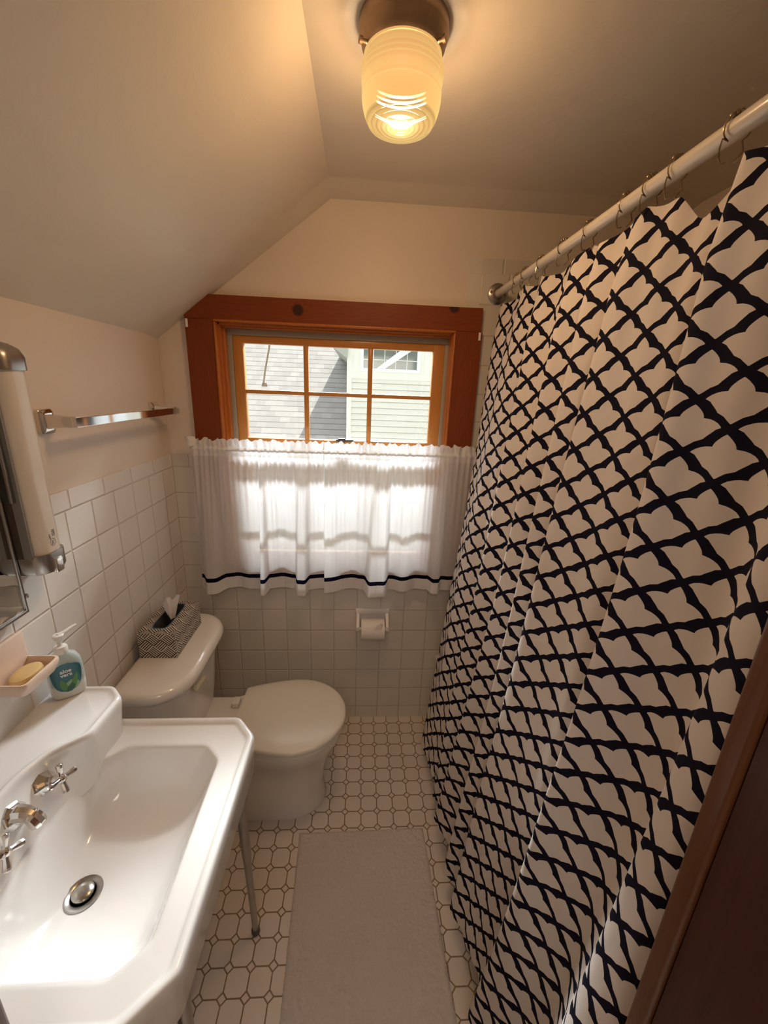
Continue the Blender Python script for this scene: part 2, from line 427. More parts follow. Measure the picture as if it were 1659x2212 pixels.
# sloping shingle roof to the left of the wall
g = G(); zr = lambda y: .35 + (y - 4.35) * th
g.add([(-4, 3.9, zr(3.9)), (XC, 3.9, zr(3.9)), (XC, 8.5, zr(8.5)), (-4, 8.5, zr(8.5)), (-4, 3.9, zr(3.9) - .12), (XC, 3.9, zr(3.9) - .12), (XC, 8.5, zr(8.5) - .12), (-4, 8.5, zr(8.5) - .12)],
      [(0, 1, 2, 3), (7, 6, 5, 4), (0, 4, 5, 1), (1, 5, 6, 2), (2, 6, 7, 3), (3, 7, 4, 0)])
g.build('shingle_roof', shing, nb, smooth=False)
G().box((-4, 4.6, -1.5), (XC, 8.4, .2)).build('lower_wall', sid, nb, smooth=False)
# clapboard wall: real lapped boards
g = G(); p = .087; z = .2; 
while z < 1.735:
    g.add([(XC + .06, YW - .026, z + .009), (3.2, YW - .026, z + .009), (3.2, YW - .012, z + p), (XC + .06, YW - .012, z + p), (XC + .06, YW + .005, z + .009), (3.2, YW + .005, z + .009), (XC + .06, YW + .005, z + p), (3.2, YW + .005, z + p)], [(0, 1, 2, 3), (0, 4, 5, 1), (3, 2, 7, 6)]); z += p
g.box((XC + .02, YW + .001, -1.5), (3.2, YW + .1, 3.2)); g.build('clapboard_wall', sid, nb, smooth=False)
G().box((XC + .02, YW, -1.5), (XC + .12, YW + 4, 2.24)).build('side_wall', sid, nb, smooth=False)
G().box((XC, YW - .035, -1.5), (XC + .065, YW + .02, 3.1)).box((XC - .004, YW - .03, -1.5), (XC + .02, YW + .07, 2.3)).build('corner_board', trim_w, nb, smooth=False)
g = G().box((XC + .065, YW - .028, 1.742), (3.2, YW, 3.2)); 
g.box((XC + .09, YW - .036, 1.86), (XC + .15, YW - .02, 2.6)).box((1.66, YW - .036, 1.83), (1.74, YW - .02, 2.6)); g.build('panel_boards', trim_w, nb, smooth=False)
wwf = M('white window frame', (.86, .87, .84), rough=.5)
def dglass():
    m, nt, b = new_mat('far window glass'); b.inputs['Base Color'].default_value = (.13, .15, .13, 1); b.inputs['Roughness'].default_value = .08; b.inputs['Specular IOR Level'].default_value = .8; return m
g = G().box((.745, YW - .05, 1.845), (1.60, YW - .02, 1.885)).box((.745, YW - .05, 1.885), (.79, YW - .02, 2.7)).box((1.555, YW - .05, 1.885), (1.60, YW - .02, 2.7))
wf = g.build('window_frame', wwf, nb, smooth=False)
G().box((.79, YW - .034, 1.885), (1.555, YW - .030, 2.7)).build('pane', dglass(), wf, smooth=False)
g = G()
for x in (.93, 1.09, 1.25, 1.41): g.box((x - .004, YW - .038, 1.885), (x + .004, YW - .033, 2.7))
g.box((.79, YW - .038, 2.00), (1.555, YW - .033, 2.008)).box((.79, YW - .038, 2.14), (1.555, YW - .033, 2.148)); g.build('window_grille', wwf, wf, smooth=False)
g = G().add([(.98, YW - .05, 1.888), (1.10, YW - .05, 1.888), (1.50, YW - .055, 2.16), (1.34, YW - .055, 2.16), (.98, YW - .04, 1.888), (1.10, YW - .04, 1.888), (1.50, YW - .045, 2.16), (1.34, YW - .045, 2.16)], [(0,1,2,3),(7,6,5,4),(0,4,5,1),(1,5,6,2),(2,6,7,3),(3,7,4,0)])
g.build('window_awning_arm', wwf, wf, smooth=False)
# eave return at the top left corner of the clapboard wall, gutter-like, runs back
soff = M('grey soffit', (.40, .41, .36), rough=.8)
g = G().add([(XC, YW - .10, 2.0), (.36, YW - .10, 2.14), (.36, YW - .10, 2.20), (XC + .02, YW - .10, 2.28), (XC, YW + 4, 2.0), (.36, YW + 4, 2.14), (.36, YW + 4, 2.20), (XC + .02, YW + 4, 2.28)],
        [(0,1,2,3),(7,6,5,4),(0,4,5,1),(1,5,6,2),(2,6,7,3),(3,7,4,0)])
g.build('eave', soff, nb, smooth=False)
G().tube([(-.52, 4.62, 2.35), (-.545, 4.56, 2.10), (-.60, 4.50, 1.80), (-.63, 4.50, 1.63)], .012).tube([(-.90, 4.6, 2.35), (-.93, 4.56, 2.0)], .010).lathe([(.0, 0), (.04, .0), (.03, .05), (.0, .05)], (-.63, 4.55, 1.58)).build('roof_pipe', dark_metal, nb)
struct(G().box((-12, .3, -3.2), (14, 30, -3.0)).build('ground', M('lawn', (.16, .22, .08), rough=.95, var=.3, bscale=8), smooth=False))

# ================================================================== CEILING LAMP
LX, LY = .829, -.694
lamp = empty('ceiling_lamp', (LX, LY, ZC), 'flush ceiling lamp with ribbed amber glass jar shade under a tarnished bronze canopy, lit', 'lamp')
G().lathe([(.085, 0), (.0855, -.012), (.084, -.020), (.080, -.026), (.0795, -.034), (.074, -.041), (.073, -.052), (.066, -.054)], (LX, LY, ZC), n=48).build('canopy', dark_metal, lamp)
G().lathe([(.0001, -.0555), (.070, -.0555), (.070, -.0545), (.0001, -.0545)], (LX, LY, ZC), n=40).build('glare_mask', M('black glare mask', (.010, .009, .008), rough=1.0, spec=0.0), lamp)  # black disc added to hide the glaring underside of the canopy
for a in (200, 325, 80):
    ca, sa = math.cos(math.radians(a)), math.sin(math.radians(a))
    g = G().lathe([(.0035, .070), (.0035, .083), (.006, .0835), (.006, .089), (.002, .090)], (LX, LY, ZC - .046), (ca, sa, 0), n=10)
    g.build('thumb_screw', dark_metal, lamp)
def jar_mat():
    m, nt, b = new_mat('ribbed amber glass'); k = K(nt); out = nt.nodes['Material Output']; nt.nodes.remove(b)
    q = k.sep(k.tc())
    lw = k.n('ShaderNodeLayerWeight'); lw.inputs[0].default_value = .35
    col = k.mixc(lw.outputs['Facing'], (1.0, .50, .15), (1.0, .68, .24))
    r2 = k.m('SQRT', k.m('ADD', k.m('MULTIPLY', q[0], q[0]), k.m('MULTIPLY', q[1], q[1])))
    bot_ = k.m('LESS_THAN', q[2], -.1445)
    ringl = k.m('POWER', k.m('ABSOLUTE', k.m('SINE', k.m('MULTIPLY', r2, 330.0))), .5)
    hot = k.m('SUBTRACT', 1.0, k.step(r2, .008, .050))
    bs = k.m('MULTIPLY', k.m('ADD', .75, k.m('MULTIPLY', hot, 1.6)), k.m('ADD', .45, k.m('MULTIPLY', ringl, .6)))
    st = k.m('ADD', k.m('MULTIPLY', bot_, bs), k.m('MULTIPLY', k.m('SUBTRACT', 1.0, bot_), k.m('ADD', .80, k.m('MULTIPLY', k.step(q[2], -.06, -.13), .25))))
    em = k.n('ShaderNodeEmission'); k.link(k.mixc(bot_, col, (1.0, .70, .26)), em.inputs[0]); k.link(k.m('MULTIPLY', st, .88), em.inputs[1])
    tr = k.n('ShaderNodeBsdfTransparent'); tr.inputs[0].default_value = (1.0, .82, .60, 1)
    gl = k.n('ShaderNodeBsdfGlossy'); gl.inputs['Roughness'].default_value = .08
    m1 = k.n('ShaderNodeMixShader'); k.link(k.m('ADD', .11, k.m('MULTIPLY', bot_, .24)), m1.inputs[0]); k.link(em.outputs[0], m1.inputs[1]); k.link(tr.outputs[0], m1.inputs[2])
    m2 = k.n('ShaderNodeMixShader'); m2.inputs[0].default_value = .06; k.link(m1.outputs[0], m2.inputs[1]); k.link(gl.outputs[0], m2.inputs[2])
    k.link(m2.outputs[0], out.inputs[0]); return m
prof = []
zt0 = -.050; H = .094
def rad(t):
    r = .0775 * (1 - .10 * max(0, (t - .62) / .38) ** 2) * (1 - .035 * max(0, (.25 - t) / .25))
    for c in (.20, .29, .38):
        r += .0022 * math.exp(-((t - c) / .022) ** 2)
    r -= .002 * math.exp(-((t - .62) / .02) ** 2)
    return r
for i in range(81):
    t = i / 80; prof.append((rad(t), zt0 - H * t))
rb = prof[-1][0]
prof += [(rb - .003, zt0 - H - .004)]
for i in range(1, 60):
    r = (rb - .004) * (1 - i / 60); u = r / rb
    prof.append((max(r, .0008), zt0 - H - .006 - .010 * (1 - u * u) - .0022 * math.sin(i / 60 * 2 * PI * 6)))
jar = G().lathe(prof, (LX, LY, ZC), n=64, cap0=False).build('glass_jar', jar_mat(), lamp, angle=70)
lp = add_light('lamp_light', 'POINT', (LX, LY, ZC - .108), LAMP, (1.0, .76, .52), radius=.055)
lp.parent = lamp; lp.location = (0, 0, -.108)

# ================================================================== TOWEL BAR
tb = empty('towel_bar', (0, -.36, 1.50), 'square chrome towel bar on the left wall above the tile', 'towel bar')
for y in (-.642, -.105):
    G().loft([[Vector((x, y + p[0] * s, 1.500 + p[1] * s)) for p in [(r.x, r.y) for r in rrect(0, 0, .024, .029, .007, 0, 3)]] for x, s in ((-.004, 1), (.006, 1), (.011, .8), (.013, .55))]).build('wall_plate', chrome, tb)
    G().loft([[Vector((x, y + r.x, zz + r.y)) for r in rrect(0, 0, hw, hh, .002, 0, 2)] for x, hw, hh, zz in ((.010, .013, .017, 1.500), (.040, .010, .0135, 1.5005), (.080, .009, .0125, 1.5005))]).build('bracket_arm', chrome, tb)
G().box((.070, -.655, 1.489), (.083, -.075, 1.5115), .0012).build('bar', chrome, tb, angle=20)

# ================================================================== WALL LIGHT + MIRROR
FY0, FY1, FX = -.832, -.748, .078
FYc = (FY0 + FY1) / 2
wlg = empty('wall_light', (0, FYc, 1.4), 'slim vertical wall light with white diffuser and chrome end caps beside the mirror', 'lamp')
def dsec(z, hw, d, cy=FYc, x0=-.004, n=9, r=.028):
    pts = [Vector((x0, cy - hw, z))]
    for k in range(n + 1):
        a = -PI / 2 + PI / 2 * k / n; pts.append(Vector((d - r + r * math.cos(a), cy - hw + r + r * math.sin(a), z)))
    for k in range(n + 1):
        a = PI / 2 * k / n; pts.append(Vector((d - r + r * math.cos(a), cy + hw - r + r * math.sin(a), z)))
    pts.append(Vector((x0, cy + hw, z)))
    return pts
diff = M('ivory diffuser', (.80, .74, .66), rough=.25, coat=.3)
side_shade_m = M('diffuser side shade', (.25, .24, .22), rough=.35)
hw = .042
G().loft([dsec(1.222, hw - .004, FX - .004), dsec(1.618, hw - .004, FX - .004)], False, False, closed=False).build('diffuser', diff, wlg)
G().box((-.004, FYc - hw - .0015, 1.222), (.040, FYc - hw + .004, 1.618)).build('side_panel', M('brown side panel', (.07, .05, .04), rough=.4), wlg, smooth=False)
G().box((.040, FYc - hw - .001, 1.222), (.058, FYc - hw + .004, 1.618)).build('side_shade', side_shade_m, wlg, smooth=False)  # grey strip paints the shade on the diffuser's own side
G().box((.026, FYc - hw - .009, 1.352), (.044, FYc - hw - .001, 1.60), .002).build('outlet_strip', black_m, wlg)
G().box((.044, FYc - hw - .010, 1.350), (.050, FYc - hw - .001, 1.602), .001).build('chrome_strip', chrome_dull, wlg)
G().loft([dsec(1.178, hw - .010, FX - .012), dsec(1.181, hw - .003, FX - .003), dsec(1.190, hw, FX), dsec(1.226, hw, FX)]).build('lower_cap', chrome_dull, wlg)
G().loft([dsec(1.614, hw, FX), dsec(1.640, hw, FX), dsec(1.655, hw - .004, FX - .006), dsec(1.664, hw - .012, FX - .018), dsec(1.668, hw - .02, FX - .032)]).build('upper_cap', chrome_dull, wlg)
G().box((.068, FYc - .012, 1.176), (.081, FYc + .012, 1.21), .003).build('switch', chrome, wlg)
def text(body, size, mat, parent, mtx, name='lettering', extr=.0002, bold=0.0):
    cu = bpy.data.curves.new(name, 'FONT'); cu.body = body; cu.size = size; cu.extrude = extr; cu.align_x = 'CENTER'; cu.align_y = 'CENTER'; cu.offset = bold
    t = bpy.data.objects.new('tmp', cu); COL.objects.link(t)
    dg = bpy.context.evaluated_depsgraph_get(); me = bpy.data.meshes.new_from_object(t.evaluated_get(dg))
    bpy.data.objects.remove(t); me.transform(mtx); vs = [v.co.copy() for v in me.vertices]; fs = [tuple(p.vertices) for p in me.polygons]
    bpy.data.meshes.remove(me)
    return mesh(name, vs, fs, mat, parent, smooth=False)
# (columns: text right dir, text up dir, normal, origin)
def frame(right, up, org):
    r = Vector(right).normalized(); u = Vector(up).normalized(); n = r.cross(u)
    return Matrix(((r.x, u.x, n.x, org[0]), (r.y, u.y, n.y, org[1]), (r.z, u.z, n.z, org[2]), (0, 0, 0, 1)))
ink = M('grey print', (.16, .15, .15), rough=.6)
text('GSI', .011, ink, wlg, frame((0, 0, 1), (0, -1, 0), (FX - .0035, FYc + .006, 1.268)))
text('60W', .006, ink, wlg, frame((0, 0, 1), (0, -1, 0), (FX - .0035, FYc - .006, 1.262)))
g = G(); 
for r0, r1 in ((.0075, .0085),):
    n = 24; v = []; 
    for k in range(n):
        a = 2*PI*k/n; v += [(FX - .0035, FYc + r0*math.cos(a), 1.247 + r0*math.sin(a)), (FX - .0035, FYc + r1*math.cos(a), 1.247 + r1*math.sin(a))]
    g.add(v, [(2*k, 2*k+1, (2*k+3) % (2*n), (2*k+2) % (2*n)) for k in range(n)])
g.build('round_mark', ink, wlg, smooth=False)
text('W', .010, ink, wlg, frame((0, 0, 1), (0, -1, 0), (FX - .0035, FYc, 1.247)))

MY0, MY1, MZ0, MZ1 = -1.30, -.8335, 1.095, 1.76
mi = empty('mirror', (0, -1.08, 1.09), 'wall mirror with a thin chrome edge above the soap dish and sink', 'mirror')
mirror_m = M('mirror silver', (.80, .82, .80), rough=.01, metal=1)
G().box((0.002, MY0 + .006, MZ0 + .006), (.0225, MY1 - .006, MZ1 - .006)).build('mirror_glass', mirror_m, mi, smooth=False)
g = G()
for a, b in (((-.004, MY1 - .007, MZ0), (.026, MY1, MZ1)), ((-.004, MY0, MZ0), (.026, MY0 + .007, MZ1)), ((-.004, MY0, MZ0), (.026, MY1, MZ0 + .008)), ((-.004, MY0, MZ1 - .008), (.026, MY1, MZ1))): g.box(a, b, .002)
g.build('chrome_edge', chrome_dull, mi)
G().box((.0, MY1 - .001, 1.128), (.028, MY1 + .006, 1.138), .002).build('clip', chrome_dull, mi)

# ================================================================== SINK
sk = empty('sink', (.25, -1.065, 0), 'white porcelain wall-hung sink with raised back ledge, octagonal basin and chrome legs', 'sink')
OUT = [(.003, -1.338), (.012, -1.352), (.440, -1.352), (.504, -1.289), (.508, -.840), (.455, -.777), (.012, -.777), (.003, -.79)]
OPN = [(.150, -1.222), (.200, -1.282), (.396, -1.282), (.440, -1.240), (.436, -.904), (.393, -.862), (.206, -.862), (.143, -.914)]
DR = (.222, -1.094)
DRP = [(DR[0] - .021, DR[1] - .012), (DR[0] - .010, DR[1] - .025), (DR[0] + .012, DR[1] - .025), (DR[0] + .024, DR[1] - .012), (DR[0] + .024, DR[1] + .012), (DR[0] + .012, DR[1] + .025), (DR[0] - .010, DR[1] + .025), (DR[0] - .021, DR[1] + .012)]
def lerp(P, Q, k): return [(a[0] * (1-k) + b[0] * k, a[1] * (1-k) + b[1] * k) for a, b in zip(P, Q)]
rings = []
def ring(P, z, r=.012): rings.append(roundpoly(P, r, z, 5))
ring(inset(OUT, .075), .57, .03); ring(inset(OUT, .045), .585, .03); ring(inset(OUT, .030), .62); ring(inset(OUT, .014), .632); ring(inset(OUT, .008), .634)
ring(inset(OUT, .005), .640); ring(inset(OUT, .003), .70); ring(inset(OUT, .0), .712); ring(OUT, .732); ring(inset(OUT, .001), .740); ring(inset(OUT, .004), .7445); ring(inset(OUT, .008), .7455); ring(inset(OUT, .014), .7448)
ring(inset(OUT, .018), .7405); ring(inset(OUT, .022), .7375); ring(inset(OUT, .026), .7375)
ring([tuple(p) for p in inset(OPN, -.010)], .7355, .016); ring([tuple(p) for p in inset(OPN, -.004)], .7350, .014); ring(OPN, .7325, .012); ring(inset(OPN, .003), .727, .012)
for k, z in ((.04, .712), (.09, .690), (.15, .668), (.22, .650), (.31, .636), (.42, .626), (.56, .618), (.75, .611), (.95, .606), (1.0, .604)):
    ring(lerp(inset(OPN, .003), DRP, k), z, .012 + .02 * min(1, k * 3))
G().loft(rings, True, True).build('basin', porc_sink, sk, angle=50)
# back ledge with recess for the taps
def ledge(t):
    # t=0 top outline, t=1 foot outline
    L = lambda a, b: a + (b - a) * t
    return [(-.0005, -1.352), (.140, -1.352), (L(.181, .170), -1.314), (L(.179, .166), L(-1.222, -1.232)), (L(.158, .160), -1.205), (L(.125, .148), -1.172), (L(.108, .142), -1.125), (L(.105, .140), -1.078),
            (L(.108, .142), -1.030), (L(.125, .146), -.985), (L(.158, .152), -.955), (L(.179, .163), L(-.935, -.928)), (L(.183, .170), -.818), (.144, -.779), (-.0005, -.779)]
rr = [.002, .01, .012, .018, .02, .02, .03, .03, .03, .02, .02, .018, .012, .01, .002]
def lr(t, d, z): 
    P = ledge(t); dd = [d] * len(P); dd[-1] = 0.0
    return roundpoly([tuple(q) for q in (inset(P, dd) if d else P)], rr, z, 4)
rg = [lr(1, 0, .700), lr(1, 0, .737), lr(.9, 0, .748), lr(.5, 0, .79), lr(.1, 0, .826), lr(0, 0, .838), lr(0, .001, .845), lr(0, .004, .8495), lr(0, .009, .8505), lr(0, .013, .8485), lr(0, .018, .8455), lr(0, .026, .8450)]
G().loft(rg, True, True).build('back_ledge', porc_sink, sk, angle=50)
# drain
G().lathe([(.0325, .0), (.034, .003), (.032, .0055), (.024, .004), (.0215, .001)], (DR[0], DR[1], .604), n=36, cap1=False).build('drain_ring', chrome_dull, sk)
G().lathe([(.019, .0), (.0195, .006), (.017, .0085), (.008, .0100), (.001, .0103)], (DR[0], DR[1], .606), n=32).build('stopper', M('brushed stopper', (.52, .50, .48), rough=.22, metal=1), sk)
# taps
AX = Vector((1, -.10, .34)).normalized()
for y, nm in ((-1.008, 'tap_handle'), (-1.148, 'tap_handle')):
    o = Vector((.112, y, .797))
    h = G().lathe([(.030, -.006), (.031, .002), (.028, .010), (.020, .020), (.013, .027), (.010, .034)], o, AX, facets=8).lathe([(.009, .03), (.011, .036), (.0085, .040), (.009, .055), (.006, .063), (.002, .065)], o, AX, n=16)
    th_ = h.build('tap_body', chrome, sk, angle=25)
    c = o + AX * .055; u = AX.cross(Vector((0, 0, 1))).normalized(); w_ = u.cross(AX)
    ang = .25 if y > -1.1 else .45
    g = G()
    for q in range(4):
        a = ang + q * PI / 2; d = (u * math.cos(a) + w_ * math.sin(a))
        g.tube([c, c + d * .012 + AX * .001, c + d * .022 + AX * .002, c + d * .028 + AX * .002, c + d * .030 + AX * .002], [.0055, .0048, .0062, .0066, .0045], 8)
    g.build('cross_handle', chrome, th_, angle=35)
o = Vector((.110, -1.078, .797))
g = G().lathe([(.027, -.006), (.028, .002), (.026, .010), (.020, .018), (.016, .024)], o, AX, facets=8)
p0 = o + AX * .012
g.tube([p0, p0 + Vector((.012, -.001, .008)), p0 + Vector((.024, -.002, .008)), p0 + Vector((.034, -.003, .002)), p0 + Vector((.041, -.004, -.008)), p0 + Vector((.043, -.004, -.014))], [.017, .0165, .014, .0135, .0145, .0135], 10)
g.build('spout', chrome, sk, angle=30)
# legs
for yt, yb in ((-.893, -.8526), (-1.236, -1.277)):
    t = Vector((.474, yt, .632)); b_ = Vector((.4746, yb, .0)); L = lambda k: t.lerp(b_, k)
    lg = G().tube([L(0), L(.2), L(.42), L(.45), L(.965)], [.0125, .0125, .0118, .0105, .0085], 14).build('leg', chrome_dull, sk)
    G().tube([L(.96), L(.965), L(.99), L(1.0)], [.0085, .012, .0125, .010], 14).build('foot', rubber, lg)
    G().box((.455, yt - .012, .60), (.495, yt + .012, .634), .002).build('bracket', chrome_dull, lg)

# ================================================================== SOAP DISH, SOAP, BOTTLE
ceram = M('peach ceramic', (.80, .62, .50), rough=.25, coat=.3)
sd0, sd1 = -.948, -.842
dish = empty('soap_dish', (0, (sd0 + sd1) / 2, .97), 'peach ceramic soap dish set into the wall tile below the mirror', 'soap dish')
G().box((-.004, sd0, .952), (.008, sd1, 1.052), .003).build('wall_plate', ceram, dish)
g = G(); cy = (sd0 + sd1) / 2; hy = (sd1 - sd0) / 2
rg = [rrect(.030, cy, .024, hy - .022, .012, .948), rrect(.034, cy, .036, hy - .006, .012, .956), rrect(.036, cy, .041, hy, .010, .974), rrect(.036, cy, .042, hy, .010, .984), rrect(.036, cy, .0405, hy - .001, .010, .9865),
      rrect(.036, cy, .0375, hy - .004, .010, .9865), rrect(.036, cy, .035, hy - .007, .010, .980), rrect(.036, cy, .032, hy - .011, .010, .970), rrect(.036, cy, .026, hy - .02, .010, .9665)]
g.loft(rg).build('tray', ceram, dish)
soap = G().loft([[Vector((.036 + a * s * (1 + .03 * math.sin(3 * q)), cy + .004 + b2 * s * (1 + .04 * math.cos(2 * q)), z)) for q, (a, b2) in [(2 * PI * k / 32, (.0235 * math.cos(2 * PI * k / 32) * (1 + .0), .038 * math.sin(2 * PI * k / 32))) for k in range(32)]] for z, s in ((.967, .9), (.970, 1.0), (.975, 1.02), (.979, .96), (.981, .8), (.9815, .4))])
setp(soap.build('soap_bar', M('tan soap', (.62, .42, .17), rough=.5, bump=.0006, bscale=50)), 'worn oval bar of tan soap lying in the peach dish', 'soap')

BX, BY, BZ = .047, -.800, .8455
bot = empty('soap_bottle', (BX, BY, BZ), 'white pump bottle of hand soap with teal aloe label standing on the sink ledge', 'bottle')
bd = Vector((.62, -.78, 0)).normalized(); bw = Vector((bd.y, -bd.x, 0)); bw = -bw   # facing dir, width dir
def bring(z, a, b_, n=32, e=2.6):
    out = []
    for k in range(n):
        t = 2 * PI * k / n; cx_ = math.copysign(abs(math.cos(t)) ** (2 / e), math.cos(t)); sx_ = math.copysign(abs(math.sin(t)) ** (2 / e), math.sin(t))
        p_ = Vector((BX, BY, 0)) + bw * a * cx_ + bd * b_ * sx_; out.append(Vector((p_.x, p_.y, BZ + z)))
    return out
def bm_():
    m, nt, b = new_mat('milky bottle'); k = K(nt); q = k.sep(k.tc())
    f = k.step(q[2], .030, .045)
    k.link(k.mixc(f, (.78, .80, .76), (.68, .78, .76)), b.inputs['Base Color'])
    b.inputs['Roughness'].default_value = .15; k.link(k.m('MULTIPLY', f, .45), b.inputs['Transmission Weight']); b.inputs['IOR'].default_value = 1.2
    b.inputs['Coat Weight'].default_value = .4; return m
W_, T_ = .036, .0225
G().loft([bring(0, W_ - .008, T_ - .006), bring(.002, W_ - .003, T_ - .002), bring(.012, W_, T_), bring(.05, W_ + .001, T_), bring(.080, W_, T_), bring(.098, W_ - .003, T_ - .001), bring(.110, W_ - .010, T_ - .005), bring(.117, .016, .012, e=2), bring(.120, .013, .012, e=2)]).build('body', bm_(), bot)
G().lathe([(.0135, .118), (.0145, .120), (.0145, .132), (.0125, .136), (.006, .137), (.0045, .139), (.0045, .150)], (BX, BY, BZ), n=20).build('collar', white_pl, bot)
pd = (Vector((-.35, .95, 0))).normalized()
g = G().lathe([(.0045, .148), (.0075, .152), (.0115, .163), (.012, .1655), (.010, .167), (.001, .167)], (BX, BY, BZ), n=20)
b0 = Vector((BX, BY, BZ + .163)); pd = Vector((.35, .94, 0)).normalized()
g.tube([b0, b0 + pd * .02 + Vector((0, 0, .002)), b0 + pd * .036 + Vector((0, 0, .0055)), b0 + pd * .045 + Vector((0, 0, .0055))], [.006, .0048, .004, .003], 10)
g.build('pump', white_pl, bot)
# label on the face, follows the front of the bottle
lab_m = M('teal label', (.012, .135, .185), rough=.3, coat=.3)
def onface(u, w2, lift=.0006):
    e = 2.6; a = W_; t = max(-.999, min(.999, u / a)); yy = T_ * (1 - abs(t) ** e) ** (1 / e)
    p_ = Vector((BX, BY, 0)) + bw * u + bd * (yy + lift); return Vector((p_.x, p_.y, BZ + w2))
def patch(name, fn, mat, parent, lift=.0006, n=16):
    v = []; f = []
    rws = 14
    for i in range(rws + 1):
        t = i / rws; l, r, z = fn(t)
        for j in range(n + 1): v.append(onface(l + (r - l) * j / n, z, lift))
    for i in range(rws):
        for j in range(n): a = i * (n + 1) + j; f.append((a, a + 1, a + n + 2, a + n + 1))
    return mesh(name, v, f, mat, parent)
def labshape(s):
    def fn(t):
        z = .020 + .078 * t; c = (t - .55) / .55; wd = .031 * max(.02, (1 - abs((t - .5) * 2) ** 3.2)) ** .5 * s * (.80 + .3 * t)
        return -wd, wd, .059 + (z - .059) * s
    return fn
lb = patch('label', labshape(1.0), lab_m, bot)
patch('label_rim', labshape(1.045), M('pale label rim', (.35, .55, .55), rough=.3), bot, .0003)
leaf = [M('leaf green', (.10, .30, .10), rough=.4), M('pale leaf green', (.30, .50, .30), rough=.4), M('dark leaf green', (.03, .13, .08), rough=.4)]
def leafp(c, a, w2, tilt, mat, z0=.026, h=.03):
    patch('leaf', lambda t: (c + tilt * t - w2 * math.sin(PI * min(1, t * .8 + .2)) , c + tilt * t + w2 * math.sin(PI * min(1, t * .8 + .2)), z0 + h * t), mat, lb, .0010 + a * .0003, 6)
leafp(.004, 0, .017, .004, leaf[1], .025, .026); leafp(-.006, 1, .007, -.006, leaf[0], .024, .034); leafp(.008, 2, .006, .012, leaf[0], .026, .042); leafp(.002, 3, .008, .006, leaf[2], .023, .018)
fm = frame(-bw, (0, 0, 1), onface(0, .074, .0012)); 
if (fm.to_3x3() @ Vector((0, 0, 1))).dot(bd) < 0: fm = frame(bw, (0, 0, 1), onface(0, .074, .0012))
wt = M('white print', (.85, .87, .85), rough=.5)
text('aloe', .0135, wt, lb, fm @ Matrix.Translation((0, .0035, 0)), bold=.0003); text('vera', .0135, wt, lb, fm @ Matrix.Translation((0, -.0065, 0)), bold=.0003)

# ================================================================== TOILET
TY = -.402
to = empty('toilet', (.35, TY, 0), 'white toilet with its lid closed, standing beside the sink against the left wall', 'toilet')
def dshape(x0, x1, cy, hy, rf, z, n=9, rbk=.015):
    out = []
    for k in range(n + 1):
        a = math.radians(-180 + 90 * k / n) ; out.append(Vector((x0 + rbk + rbk * math.cos(a), cy - hy + rbk + rbk * math.sin(a), z)))
    rx, ry = rf
    for k in range(n + 1):
        a = math.radians(-90 + 90 * k / n); out.append(Vector((x1 - rx + rx * math.cos(a), cy - hy + ry + ry * math.sin(a), z)))
    for k in range(n + 1):
        a = math.radians(90 * k / n); out.append(Vector((x1 - rx + rx * math.cos(a), cy + hy - ry + ry * math.sin(a), z)))
    for k in range(n + 1):
        a = math.radians(90 + 90 * k / n); out.append(Vector((x0 + rbk + rbk * math.cos(a), cy + hy - rbk + rbk * math.sin(a), z)))
    return out
TZ = .695
tk = G().loft([dshape(.035, .175, TY, .185, (.07, .09), .375), dshape(.028, .190, TY, .195, (.08, .10), .385), dshape(.025, .198, TY, .205, (.09, .11), .45), dshape(.022, .212, TY, .222, (.10, .12), .655)]).build('tank', porcelain, to)
G().loft([dshape(.020, .214, TY, .224, (.10, .12), .652), dshape(.016, .236, TY, .240, (.11, .135), .654), dshape(.014, .243, TY, .246, (.115, .14), .663), dshape(.014, .244, TY, .247, (.115, .14), .672), dshape(.015, .241, TY, .245, (.115, .14), .683), dshape(.019, .234, TY, .240, (.112, .138), .691), dshape(.028, .222, TY, .230, (.108, .13), .6955), dshape(.045, .200, TY, .208, (.10, .12), .697)]).build('tank_lid', porcelain, to)
g = G().tube([(.200, -.505, .612), (.222, -.505, .612)], .010, 12).box((.216, -.520, .606), (.226, -.492, .620), .003)
g.loft([[Vector((.222 + d, y, z + dz)) for d, dz in ((-.004, -h2), (.006, -h2), (.006, h2), (-.004, h2))] for y, z, h2, d0 in ((-.515, .612, .010, 0), (-.495, .611, .009, 0), (-.480, .607, .0045, 0), (-.462, .603, .005, 0), (-.44, .601, .006, 0))])
g.build('flush_lever', cream_pl, tk)
def egg(cx0, xb, xf, hy, z, n=48, sq=2.0):
    tp_ = .34 if z > .2 else .05
    """rounded front at xf, squarer back at xb"""
    out = []
    for k in range(n):
        a = 2 * PI * k / n; c, s = math.cos(a), math.sin(a)
        x = cx0 + (xf - cx0) * c if c > 0 else cx0 + (cx0 - xb) * math.copysign(abs(c) ** (2 / sq), c)
        y = hy * (s if c > 0 else math.copysign(abs(s) ** (2 / sq), s) * (1 - tp_ * min(1, abs(c) ** (2 / sq) * 1.1) ** 2))
        out.append(Vector((x, TY + y, z)))
    return out
